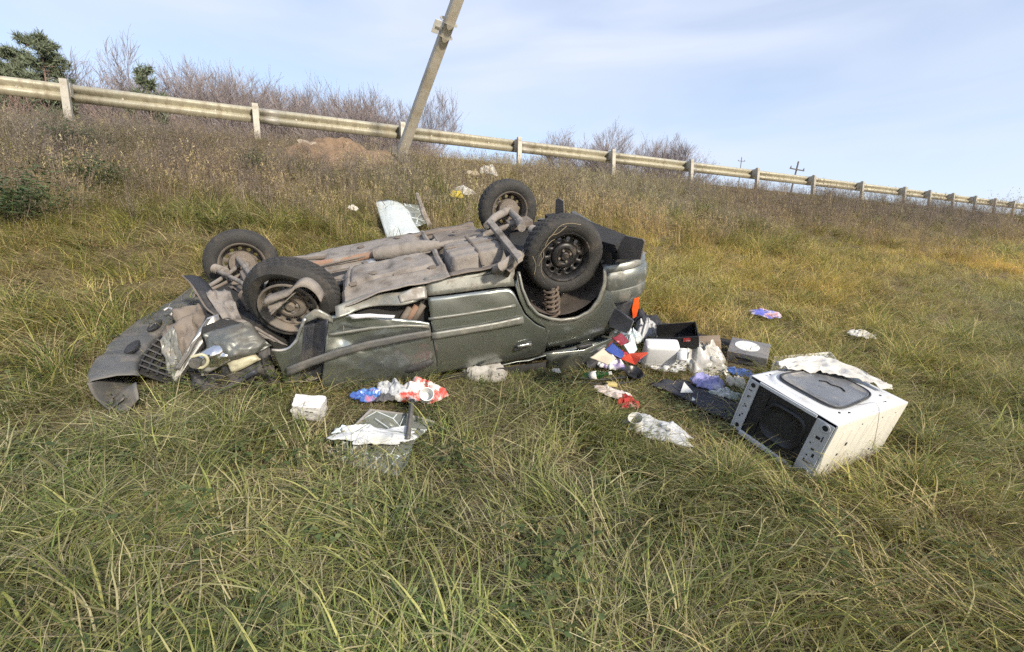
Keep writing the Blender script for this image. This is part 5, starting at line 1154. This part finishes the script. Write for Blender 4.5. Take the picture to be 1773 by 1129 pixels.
o0 = np.mean(pn, 0); nrm_ = np.cross(pn[1] - pn[0], pn[3] - pn[0]); nrm_ /= np.linalg.norm(nrm_); nrm_ *= np.sign(nrm_[2])
B().prism([q - o0 for q in pn], -nrm_ * .02).build('sheet_metal', wm_w, wp, bevel=.004)
e = [q - o0 + nrm_ * .008 for q in pn]
for i in range(4): B().tube([e[i] * .985, e[(i + 1) % 4] * .985], .012, 6).build('rolled_edge', wm_c, wp)
B().lathe([(.06, 0), (.065, .012), (.05, .014), (.045, .004)], 20, tuple(nrm_ * .002 + (e[2] - e[1]) * .1), 'z').build('blower_ring', wm_p, wp, smooth=60)

# foam block
bm = bmesh.new(); bmesh.ops.create_cube(bm, size=1); bmesh.ops.subdivide_edges(bm, edges=bm.edges[:], cuts=7, use_grid_fill=True)
for q in bm.verts:
    c = q.co; f = .85 + .35 * float(fbm(c.x * 5 + c.z * 3, c.y * 5 + c.z * 4, 4)); q.co = Vector((c.x * .17 * f, c.y * .10 * f, c.z * .11 * f))
me = bpy.data.meshes.new('foam_block'); bm.to_mesh(me); bm.free(); me.shade_smooth(); me.set_sharp_from_angle(angle=R(30))
o = link('foam_block', me, PM('speckled_foam', (.64, .64, .64), (.56, .56, .56), scale=20, rough=.8, bump=.4, bscale=60, dirt=(.03, .03, .03), dirt_amt=.12, dirt_scale=34)); o.location = (-1.238, 2.687, 0.618); o.rotation_euler = (.5, .1, .1)
one(o, 'speckled white foam block in front of the crumpled front door', 'foam block')

# broken side window in the grass, with its seal
glass = bpy.data.materials.new('cracked_safety_glass'); glass.use_nodes = True
def glass_nodes(m, col, crack_scale, white, alpha):
    t = m.node_tree; n_ = t.nodes; p = n_['Principled BSDF']; out_ = n_['Material Output']
    p.inputs['Base Color'].default_value = col; p.inputs['Roughness'].default_value = .08; p.inputs['Specular IOR Level'].default_value = .8
    co = n_.new('ShaderNodeTexCoord'); vo = n_.new('ShaderNodeTexVoronoi'); vo.feature = 'DISTANCE_TO_EDGE'; vo.inputs['Scale'].default_value = crack_scale; t.links.new(co.outputs['Object'], vo.inputs['Vector'])
    mr = n_.new('ShaderNodeMapRange'); mr.inputs['From Min'].default_value = .004; mr.inputs['From Max'].default_value = .02; mr.inputs['To Min'].default_value = 1; mr.inputs['To Max'].default_value = white; t.links.new(vo.outputs['Distance'], mr.inputs['Value'])
    d = n_.new('ShaderNodeBsdfDiffuse'); d.inputs['Color'].default_value = (.72, .78, .78, 1)
    tp = n_.new('ShaderNodeBsdfTransparent'); tp.inputs['Color'].default_value = (.78, .84, .80, 1)
    m1 = n_.new('ShaderNodeMixShader'); m1.inputs['Fac'].default_value = alpha; t.links.new(tp.outputs[0], m1.inputs[1]); t.links.new(p.outputs[0], m1.inputs[2])
    m2 = n_.new('ShaderNodeMixShader'); t.links.new(mr.outputs['Result'], m2.inputs['Fac']); t.links.new(m1.outputs[0], m2.inputs[1]); t.links.new(d.outputs[0], m2.inputs[2]); t.links.new(m2.outputs[0], out_.inputs['Surface'])
glass_nodes(glass, (.20, .215, .195, 1), 5, .05, .72)
pane = [V(*q) for q in [(-0.877, 2.728, 0.589), (-0.652, 2.712, 0.565), (-0.481, 2.707, 0.518), (-0.555, 2.448, 0.497), (-0.546, 2.259, 0.464), (-0.586, 2.199, 0.417), (-0.824, 2.242, 0.456), (-0.988, 2.339, 0.476)]]
o0 = np.mean(pane, 0); sw = empty('side_window', tuple(o0), label='cracked car side window lying in the grass before the front door', cat='car window')
B().prism([q - o0 for q in pane], (0, 0, -.006)).build('glass', glass, sw)
seal = PM('grey_window_seal', (.30, .29, .28), (.22, .21, .2), scale=14, rough=.7)
sl = B().tube([pane[7] - o0, (pane[7] * .5 + pane[0] * .5) - o0 + V(0, 0, .004), pane[0] - o0], .011, 6).build('seal', seal, sw)
for f in (.08, .14, .3): B().box((pane[7] * (1 - f) + pane[0] * f) - o0 + V(0, 0, .014), (.025, .018, .012), bev=.003).build('seal_clip', hole_m, sl)
B().tube([pane[0] - o0, pane[1] - o0, pane[2] - o0], .008, 6).build('seal', seal, sw)
for i, (a, b_) in enumerate([((642, 712), (700, 770)), ((660, 760), (716, 742)), ((628, 748), (690, 735))]): pass
for pts in ([(-0.833, 2.35, 0.521), (-0.741, 2.468, 0.534), (-0.593, 2.567, 0.537)], [(-0.817, 2.619, 0.572), (-0.722, 2.546, 0.545), (-0.62, 2.372, 0.505)], [(-0.659, 2.68, 0.569), (-0.661, 2.543, 0.539), (-0.579, 2.503, 0.52)]):
    B().tube([V(*q) - o0 for q in pts], .0022, 4).build('crack', PM('crack_edge', (.75, .80, .78), None, rough=.3) if 'crack_edge' not in bpy.data.materials else bpy.data.materials['crack_edge'], sw)
FLAT.append(np.array(pane)[:, :2])
rag('paper', (-0.757, 2.453, 0.427), (.42, .20), PM('white_paper', (.55, .57, .60), (.48, .50, .50), scale=4, rough=.8, dirt=(.55, .52, .38), dirt_amt=.2, dirt_scale=5), 'crumpled white paper lying on the cracked side window', 'paper', 3, .05, .15, 2.2, lift=.10)
rag('paper', (-0.959, 2.498, 0.452), (.12, .05), PM('pale_blue_paper', (.55, .66, .74), (.6, .68, .72), scale=6, rough=.8), 'pale blue paper scrap on the left of the cracked side window', 'paper', 6, .02, .3, lift=.09)
q = [V(*w_) for w_ in [(-0.626, 2.768, 0.644), (-0.577, 2.408, 0.53)]]
st_ = (q[1] - q[0]); o0 = q[1]
b = B(); pp = resample(np.array(q), 6) - o0; sd = V(.014, 0, 0)
b.grid(np.array([pp - sd, pp + V(0, -.006, .004), pp + sd])); one(b.build('window_channel', greypl, smooth=30, thick=.006), 'grey metal window channel propped between the car door and the broken window', 'metal strip').location = tuple(o0)

# bundle spilling out under the front door
printm = PM('printed_packaging', (.05, .10, .38), (.06, .22, .5), scale=14, rough=.3, dirt=(.6, .08, .05), dirt_amt=.3, dirt_scale=11, lo=.45, hi=.55)
redw = PM('red_white_carrier_film', (.70, .68, .66), (.60, .07, .05), scale=7, rough=.4, bump=.3, bscale=30, lo=.47, hi=.53, dirt=(.5, .6, .68), dirt_amt=.2, dirt_scale=6)
rag('packet', (-0.955, 2.922, 0.54), (.22, .12), printm, 'blue and red printed packet under the front door edge', 'packet', 11, .06, .1, lift=.07)
rag('plastic_bag', (-0.805, 2.996, 0.541), (.21, .16), whitep, 'white crinkled bag under the front door, left of the red one', 'plastic bag', 12, .11, .2, 4, lift=.08)
rag('plastic_bag', (-0.612, 3.016, 0.526), (.27, .19), redw, 'red and white carrier bag under the front door', 'plastic bag', 13, .12, .1, 3, lift=.07)
b = B().lathe([(.0, .0), (.033, .0), (.036, .01), (.042, .075), (.044, .08), (.040, .08), (.034, .012), (0, .01)], 24, axis='z'); o = b.build('cup', white_paint, smooth=50); o.location = (-0.534, 2.741, 0.66); o.rotation_euler = (.9, .35, 0); one(o, 'white cup tipped over on the red and white carrier bag', 'cup')
rag('sock', (-0.828, 2.877, 0.516), (.13, .06), cloth_mat('grey_knit', (.06, .065, .075), (.10, .10, .11), (.6, .6, .6), amt=.12, ds=9), 'dark grey sock above the cracked side window', 'sock', 15, .05, .6, lift=.09)
rag('cushion', (-0.209, 3.458, 0.602), (.36, .24), cloth_mat('dusty_cushion_cloth', (.40, .39, .37), (.33, .32, .30), (.26, .24, .21)), 'dusty white cushion squeezed out under the rear door', 'cushion', 19, .15, .1, 1.2, lift=.02, ragged=.15)

# the heap behind the tail
mat_p = [V(*q) for q in [(1.137, 3.607, 0.52), (1.438, 3.761, 0.524), (1.823, 3.534, 0.416), (1.639, 3.112, 0.354), (1.484, 3.183, 0.385), (1.23, 3.305, 0.442)]]
o0 = np.mean(mat_p, 0); u, v = np.meshgrid(np.linspace(0, 1, 26), np.linspace(0, 1, 16)); a, b_, c, d = [V(*q) for q in [(1.092, 3.523, 0.543), (1.409, 3.685, 0.539), (1.805, 3.355, 0.416), (1.536, 3.099, 0.389)]]
P = (a * (1 - u[..., None]) + b_ * u[..., None]) * (1 - v[..., None]) + (d * (1 - u[..., None]) + c * u[..., None]) * v[..., None]; P[..., 2] += (fbm(u * 4, v * 4, 4) - .5) * .05
o = B().grid(P - o0).build('boot_mat', PM('blue_grey_boot_carpet', (.030, .032, .045), (.042, .044, .058), scale=20, rough=.9, bump=.3, bscale=90), smooth=60, thick=.008); o.location = tuple(o0); one(o, 'flat dark boot mat lying in front of the washing machine', 'mat')
BARE.append(np.array([a, b_, c, d])[:, :2])
def crate(name, c, d, rot, mat_, label, cat, wall=.008, tag_m=None):
    root = empty(name, c, rot, label, cat); x, y, z = d
    B().box((0, 0, wall / 2), (x, y, wall)).build('base', mat_, root)
    for s_ in (-1, 1):
        B().box((s_ * (x / 2 - wall / 2), 0, z / 2 + wall / 2 + .001), (wall, y, z - wall), bev=.002).build('side', mat_, root)
        B().box((0, s_ * (y / 2 - wall / 2), z / 2 + wall / 2 + .001), (x - 2 * wall - .002, wall, z - wall), bev=.002).build('side', mat_, root)
    if tag_m: B().box((x * .22, -y / 2 - .004, z * .8), (.06, .006, .035), bev=.001).build('sticker', tag_m, root)
    return root
crate('storage_tray', (1.531, 4.163, 0.766), (.36, .24, .13), (.45, -.12, -.30), PM('black_storage_plastic', (.012, .012, .014), (.02, .02, .022), scale=9, rough=.5), 'open black storage tray with a red sticker behind the white case', 'tray', tag_m=redc)
rag('jacket', (1.384, 4.565, 0.707), (.48, .34), darkc, 'bunched black jacket just behind the car tail', 'jacket', 21, .30, .3, 3, lift=.08)
boxthing('parcel_shelf', (1.979, 4.29, 0.676), (.62, .24, .02), (.8, .14, -.46), PM('black_parcel_shelf', (.010, .010, .012), (.018, .018, .02), scale=12, rough=.7), 'long black shelf board behind the plastic bag', 'board', .004)
boxthing('cardboard_box', (1.862, 4.294, 0.63), (.26, .18, .15), (.2, -.1, -.35), PM('brown_cardboard', (.26, .19, .13), (.32, .24, .17), scale=6, rough=.9), 'brown cardboard box half hidden behind the clear plastic bag', 'box', .004)
# white carrying case
wc = empty('plastic_case', (1.278, 3.948, 0.596), (.62, .02, -.06), 'white plastic case with a fluted lower edge standing against the heap', 'case')
wc.scale = (1.22, 1.22, 1.15)
cm = PM('white_case_plastic', (.72, .73, .75), (.68, .69, .71), scale=5, rough=.4)
b = B().box((0, 0, .12), (.235, .10, .25), bev=.03).build('shell', cm, wc, smooth=60)
for k in range(14): B().box((-.09 + k * .014, -.0515, .035), (.004, .004, .045)).build('flute', PM('case_groove', (.45, .46, .48), None, rough=.5) if 'case_groove' not in bpy.data.materials else bpy.data.materials['case_groove'], wc)
B().box((0, -.0505, .065), (.20, .004, .004)).build('lid_seam', bpy.data.materials['case_groove'], wc)
jr = empty('jar', (1.425, 3.747, 0.682), (-.25, .1, 0), 'white screw top jar standing right of the white case', 'jar')
B().lathe([(0, 0), (.036, 0), (.04, .008), (.04, .07), (.034, .08), (0, .08)], 24, axis='z').build('body', cm, jr, smooth=40)
B().lathe([(.0, .10), (.036, .10), (.039, .096), (.039, .078), (.034, .078)], 24, axis='z').build('lid', white_paint, jr, smooth=40)
rag('plastic_bag', (1.694, 4.081, 0.522), (.46, .34), clearp, 'stuffed clear plastic bag beside the white case', 'plastic bag', 24, .30, -.1, 5.5, n=60, lift=.05, tilt=(0, .25))
# grey equipment box with an oval white label
eb = empty('speaker_box', (2.192, 4.168, 0.557), (.50, .12, -.55), 'grey box with a white oval on its lid, left of the washing machine', 'speaker box')
gm = PM('dusty_grey_casing', (.15, .15, .16), (.20, .195, .20), scale=7, rough=.6, dirt=(.28, .25, .22), dirt_amt=.35)
B().box((0, 0, .10), (.33, .22, .20), bev=.014).build('casing', gm, eb, smooth=40)
b = B().lathe([(0, .004), (.08, .004), (.083, 0), (.083, -.004)], 32, axis='z'); b.v = [(q[0] * 1.25 - .02, q[1] * .85 + .01, q[2] + .201) for q in b.v]; b.build('oval_label', white_paint, eb, smooth=30)
B().box((-.02, -.112, .14), (.15, .006, .03), bev=.002).build('slot', blackpl, eb)
B().box((.03, -.112, .085), (.12, .006, .02), bev=.002).build('slot', blackpl, eb)
B().box((-.13, -.112, .08), (.012, .006, .05), bev=.002).build('catch', blackpl, eb)
boxthing('timber_batten', (2.004, 3.966, 0.508), (.34, .035, .018), (.1, .12, -.42), PM('raw_timber', (.34, .23, .15), (.40, .28, .18), scale=5, rough=.8, stretch=(1, 8, 8)), 'raw wooden batten under the grey box', 'batten', .002)
rag('cushion', (2.024, 3.944, 0.45), (.25, .13), bluec, 'bright blue cushion at the left edge of the washing machine', 'cushion', 27, .05, -.1, 1.4, lift=.07, ragged=.1)
rag('towel', (1.605, 3.586, 0.4), (.24, .17), cloth_mat('lilac_towel', (.28, .28, .52), (.16, .17, .38), (.58, .58, .66), amt=.35), 'lilac towel bunched on the dark boot mat', 'towel', 28, .10, .2, 2.6, lift=.11)
rag('towel', (1.833, 3.648, 0.391), (.18, .13), cloth_mat('cream_towel', (.55, .52, .43), (.42, .40, .33), (.25, .26, .22), amt=.2), 'rolled cream towel against the washing machine', 'towel', 29, .10, .5, 2.2, lift=.11)
rag('cloth', (1.681, 3.441, 0.361), (.26, .13), cloth_mat('patterned_cotton', (.60, .62, .62), (.16, .20, .20), (.32, .40, .36), scale=16, amt=.3, ds=12), 'white cloth with a dark pattern below the lilac towel', 'cloth', 30, .06, -.15, 2.6, lift=.10)
b = B().prism([V(0, 0, 0), V(.085, -.03, .01), V(.035, .03, .075)], (.002, .006, .002)); o = b.build('paper', white_paint); o.location = (1.299, 3.405, 0.502); one(o, 'small white folded paper triangle on the dark boot mat', 'paper')
b = B().prism([V(0, 0, 0), V(.03, .0, .005), V(.015, .02, .02)], (.002, .004, .002)); o = b.build('paper', white_paint); o.location = (1.345, 3.301, 0.47); one(o, 'tiny white paper scrap on the dark boot mat', 'paper')
# small things between the tail and the case
def flag(name, pts, d, mat_, label, cat):
    p = [V(*q) for q in pts]; o0 = np.mean(p, 0)
    if len(p) == 4:
        u, v = np.meshgrid(np.linspace(0, 1, 12), np.linspace(0, 1, 12)); a, b_, c, e_ = [q - o0 for q in p]
        P = (a * (1 - u[..., None]) + b_ * u[..., None]) * (1 - v[..., None]) + (e_ * (1 - u[..., None]) + c * u[..., None]) * v[..., None]
        P[..., 1] -= .022 * np.sin(u * 2.6 + 1) + (fbm(u * 2.5, v * 2.5, len(label)) - .5) * .03
        o = B().grid(P).build(name, mat_, smooth=60, thick=.006)
    else: o = B().prism([q - o0 for q in p], d).build(name, mat_, bevel=.0015)
    o.location = tuple(o0); return one(o, label, cat)
flag('pennant', [(0.726, 2.96, 0.861), (0.795, 2.994, 0.886), (0.891, 2.926, 0.907), (0.824, 2.872, 0.881), (0.791, 2.857, 0.846)], (.004, .02, .006), PM('orange_red_nylon', (.75, .09, .03), (.62, .06, .03), scale=9, rough=.5), 'orange red pennant pointing at the white case', 'pennant')
flag('book', [(0.619, 3.008, 0.918), (0.687, 3.073, 0.95), (0.769, 3.044, 0.884), (0.723, 2.981, 0.865)], (.004, .02, -.01), PM('blue_card_cover', (.03, .06, .26), None, rough=.4), 'thin blue book under the car tail', 'book')
flag('food_box', [(0.763, 3.092, 0.939), (0.859, 3.156, 0.96), (0.872, 3.106, 0.895), (0.801, 3.043, 0.876)], (.01, .05, -.02), PM('pale_blue_lid', (.50, .62, .66), (.6, .68, .7), scale=6, rough=.35), 'pale blue plastic lid left of the white case', 'plastic lid')
flag('booklet', [(0.696, 3.158, 0.976), (0.782, 3.211, 0.997), (0.826, 3.153, 0.944), (0.75, 3.101, 0.929)], (.004, .02, -.005), PM('dark_red_cover', (.20, .02, .03), None, rough=.4), 'dark red booklet wedged behind the blue book', 'booklet')
flag('cardboard_sheet', [(0.508, 2.942, 0.881), (0.619, 3.01, 0.93), (0.688, 2.96, 0.861), (0.614, 2.897, 0.844)], (.003, .012, -.004), PM('beige_card', (.52, .46, .36), (.45, .4, .31), scale=7, rough=.85), 'beige card sheet under the car tail', 'card')
rag('plastic_bag', (0.827, 3.75, 0.552), (.20, .17), PM('violet_striped_film', (.66, .66, .66), (.30, .24, .44), scale=13, rough=.35, bump=.4, bscale=30, lo=.5, hi=.55, dirt=(.40, .48, .32), dirt_amt=.2), 'white bag with violet stripes under the car tail', 'plastic bag', 33, .13, .3, 3.2, lift=.08)
b = B().lathe([(0, 0), (.045, 0), (.075, .05), (.078, .055), (.07, .052), (.04, .008), (0, .008)], 26, axis='z'); o = b.build('bowl', PM('black_bowl_glaze', (.012, .012, .014), None, rough=.3), smooth=50); o.location = (0.977, 3.615, 0.576); o.rotation_euler = (.5, .2, 0); one(o, 'small black bowl below the orange pennant', 'bowl')
rag('jacket', (0.765, 3.835, 0.581), (.42, .24), PM('shade_grey_cloth', (.03, .03, .034), (.05, .05, .055), scale=9, rough=.8), 'dark grey cloth added under the car tail in place of shadow', 'jacket', 61, .13, .2, 3, lift=.05)  # dark cloth added to stand for the shadow under the tail
rag('carrier_bag', (1.141, 4.253, 0.639), (.20, .16), PM('pale_blue_film', (.42, .52, .58), (.55, .60, .62), scale=8, rough=.35, bump=.4, bscale=30), 'pale blue carrier bag squeezed between the tail and the white case', 'plastic bag', 62, .15, .4, 3, lift=.12)
rag('rag', (1.344, 3.921, 0.519), (.20, .08), darkc, 'black rag below the white case', 'rag', 63, .06, .1, 3, lift=.05)
boxthing('board', (2.034, 4.185, 0.597), (.46, .26, .02), (.5, .1, -.5), PM('dark_plywood', (.05, .04, .035), (.075, .06, .05), scale=6, rough=.8), 'dark board under the grey box with the oval', 'board', .003)
rag('plastic_bag', (1.337, 3.899, 0.514), (.30, .12), whitep, 'white carrier bag flattened below the white case', 'plastic bag', 71, .09, .1, 4, lift=.06)
rag('bedding', (1.799, 4.183, 0.542), (.34, .18), cloth_mat('beige_bedding', (.45, .42, .36), (.36, .33, .28), (.55, .53, .5), amt=.3), 'beige bedding stuffed between the clear bag and the grey box', 'bedding', 72, .18, -.3, 3, lift=.05)
rag('carrier_bag', (1.327, 4.365, 0.65), (.26, .18), PM('grey_film', (.30, .31, .33), (.42, .43, .45), scale=7, rough=.35, bump=.4, bscale=30), 'grey carrier bag behind the white case', 'plastic bag', 73, .20, .2, 3.5, lift=.14)
rag('shirt', (1.017, 4.295, 0.664), (.24, .16), PM('navy_shirt_cotton', (.035, .05, .12), (.05, .07, .16), scale=9, rough=.9), 'navy shirt hanging out under the tail lamp', 'shirt', 65, .18, .5, 3, lift=.10)
rag('paper', (1.157, 3.952, 0.553), (.12, .09), PM('plain_white_paper', (.58, .59, .60), (.5, .5, .5), scale=7, rough=.8), 'crumpled white paper at the foot of the white case', 'paper', 66, .06, .3, 3, lift=.08)
rag('cap', (0.958, 3.893, 0.567), (.14, .10), redc, 'dark red cap between the striped bag and the black bowl', 'cap', 35, .07, .2, 2, lift=.12)
bt_ = empty('bottle', (0.574, 3.512, 0.602), (1.35, .1, 1.2), 'green bottle lying under the rear of the car', 'bottle')
gg = PM('green_bottle_glass', (.03, .16, .04), None, rough=.1, trans=.6)
B().lathe([(0, 0), (.03, 0), (.032, .01), (.032, .12), (.012, .16), (.012, .20)], 18, axis='z').build('body', gg, bt_, smooth=60)
B().lathe([(.014, .195), (.014, .215), (0, .215)], 14, axis='z').build('cap', white_paint, bt_)
B().lathe([(.0328, .04), (.0328, .10)], 18, axis='z').build('paper_label', white_paint, bt_, smooth=60, thick=.001)
for k, (pts, lab) in enumerate([([(0.398, 3.413, 0.591), (0.644, 3.438, 0.566), (0.911, 3.536, 0.549), (1.104, 3.695, 0.566)], 'long thin black trim strip in the grass behind the tail'), ([(0.467, 3.463, 0.615), (0.696, 3.479, 0.588), (0.95, 3.585, 0.584)], 'short thin black trim strip above the longer one')]):
    p = smooth_path([V(*q) for q in pts], 16); o0 = p.mean(0); o = B().tube(p - o0, .008, 6).build('trim_strip', blackpl, smooth=50); o.location = tuple(o0); one(o, lab, 'trim strip', 'trim strips torn off the car')
boxthing('sponge', (0.765, 3.415, 0.554), (.08, .05, .028), (.1, .1, .2), PM('yellow_sponge', (.55, .46, .20), (.48, .40, .18), scale=18, rough=.95), 'small yellow sponge behind the pinkish rag', 'sponge', .006)
boxthing('tool_case', (0.761, 3.312, 0.511), (.18, .05, .03), (0, .05, .1), blackpl, 'flat black tool roll lying in grass above the pinkish rag', 'tool roll', .008)
rag('rag', (0.754, 3.27, 0.453), (.24, .12), cloth_mat('pinkish_rag', (.60, .52, .50), (.66, .62, .60), (.42, .28, .28), amt=.3), 'pinkish white rag at the top of the trail of litter', 'rag', 41, .05, -.5, 3, lift=.08)
rag('rag', (0.826, 3.142, 0.417), (.14, .14), redc, 'red rag between the pinkish rag and the paper cup', 'rag', 42, .06, .2, 3, lift=.08)
b = B().lathe([(0, 0), (.032, 0), (.045, .10), (.047, .105), (.043, .104), (.030, .006), (0, .006)], 24, axis='z'); o = b.build('paper_cup', PM('waxed_paper', (.68, .68, .66), (.6, .6, .58), scale=9, rough=.5), smooth=50); o.location = (0.805, 2.823, 0.434); o.rotation_euler = (.5, -.25, 0); one(o, 'white paper tub standing in the litter trail', 'cup')
rag('plastic_bag', (0.908, 2.805, 0.339), (.46, .20), whitep, 'white torn plastic bag at the lower end of the litter trail', 'plastic bag', 44, .08, -.25, 3.4, n=44, lift=.08)
rag('wrapper', (0.343, 3.48, 0.555), (.06, .04), whitec, 'tiny crumpled wrapper in the grass below the rear wheel', 'wrapper', 45, .03, lift=.09)

# scraps on the bank
rag('scarf', (3.047, 5.412, 0.757), (.34, .19), PM('blue_red_scarf', (.10, .12, .46), (.45, .42, .50), scale=10, rough=.8, dirt=(.5, .06, .08), dirt_amt=.35, dirt_scale=7, lo=.45, hi=.55), 'blue and red scarf lying on the bank right of the car', 'scarf', 51, .06, -.1, 3, lift=.12)
rag('rag', (3.953, 5.081, 0.564), (.30, .20), whitec, 'pale rag lying alone on the bank right of the washing machine', 'rag', 52, .06, 0, 3, lift=.12)
rag('cloth', (-0.818, 8.233, 2.544), (.32, .26), whitec, 'white cloth on the bank left of the far rear wheel', 'cloth', 53, .16, .2, 3, lift=.16)
rag('cloth', (-0.956, 7.937, 2.44), (.22, .16), cloth_mat('yellow_cloth', (.62, .50, .06), (.52, .40, .05), None), 'yellow cloth on the bank beside the white cloth', 'cloth', 54, .14, .2, 3, lift=.16)
rag('cloth', (-0.49, 9.872, 3.176), (.34, .3), whitec, 'white cloth higher up the bank above the far rear wheel', 'cloth', 55, .22, .2, 3, lift=.16)
rag('wrapper', (-0.791, 9.7, 3.147), (.24, .16), cloth_mat('tan_wrap', (.50, .44, .34), (.42, .36, .28), None), 'tan wrapper beside the higher white cloth on the bank', 'wrapper', 56, .12, .2, 3, lift=.14)
rag('wrapper', (-2.22, 6.496, 2.089), (.12, .09), whitec, 'small white wrapper on the bank left of the shattered windscreen', 'wrapper', 57, .06, .2, 3, lift=.14)
# shattered windscreen
wg = bpy.data.materials.new('shattered_laminated_glass'); wg.use_nodes = True; glass_nodes(wg, (.30, .34, .35, 1), 26, .42, .8)
pn = [V(*q) for q in [(-2.011, 6.888, 2.357), (-1.629, 7.07, 2.363), (-1.195, 6.164, 1.848), (-1.545, 5.767, 1.755)]]; o0 = np.mean(pn, 0)
ws = empty('windscreen', tuple(o0), label='shattered windscreen lying on the bank behind the car', cat='windscreen')
u, v = np.meshgrid(np.linspace(0, 1, 20), np.linspace(0, 1, 20)); a, b_, c, d = pn
P = (a * (1 - u[..., None]) + b_ * u[..., None]) * (1 - v[..., None]) + (d * (1 - u[..., None]) + c * u[..., None]) * v[..., None]; P[..., 2] += (fbm(u * 3, v * 3, 8) - .5) * .07 + .05 * np.sin(u * math.pi)
B().grid(P - o0).build('glass', wg, ws, smooth=60, thick=.006)
B().tube(np.vstack([P[0, ::4], P[0, -1:]]) - o0, .012, 6).build('seal', blackpl, ws)
BARE.append(np.array(pn)[:, :2] * .9 + o0[:2] * .1)
pn2 = [V(*q) for q in [(-1.641, 7.05, 2.377), (-1.378, 7.128, 2.352), (-1.219, 6.607, 2.051), (-1.309, 6.399, 1.986)]]; o0 = np.mean(pn2, 0)
o = B().prism([q - o0 for q in pn2], (0, 0, -.008)).build('glass_sheet', glass); o.location = tuple(o0); one(o, 'dark piece of glass behind the shattered windscreen', 'glass')
p = smooth_path([V(*q) for q in [(-1.53, 7.552, 2.584), (-1.369, 7.079, 2.33), (-1.261, 6.759, 2.145), (-1.172, 6.614, 2.003)]], 10); o0 = p[-1]
one(B().tube(p - o0, np.linspace(.03, .045, 10), 7).build('roof_pillar_strip', PM('weathered_strip', (.24, .21, .18), (.34, .30, .26), scale=9, rough=.85), smooth=40), 'bent brown grey strip standing in the bank right of the windscreen', 'strip').location = tuple(o0)

# leafy bushes on the bank
bush_mat = grass_mat
for k, (pp_, s_, lab) in enumerate([((-5.088, 4.779, 1.863), 1.35, 'dark green leafy bush on the bank at the left edge'), ((-5.223, 5.942, 2.396), 1.0, 'green weed bush on the bank below the barrier on the left'), ((0.207, 9.056, 2.703), .7, 'green weed beside the far rear wheel'), ((-6.515, 7.083, 3.135), 1.0, 'greyish bush near the top of the bank at the left'), ((-4.175, 7.64, 2.924), .8, 'green weed bush near the top of the bank above the far front wheel')]):
    root = empty('bush', (pp_[0], pp_[1], pp_[2]), (0, 0, k * 1.3), lab, 'bush'); root.scale = (s_ * 1.3, s_ * 1.3, s_)
    link('leaves', bush_mesh, None, root)

# ---------------------------------------------------------------- grass last, so that it keeps clear of what lies on it
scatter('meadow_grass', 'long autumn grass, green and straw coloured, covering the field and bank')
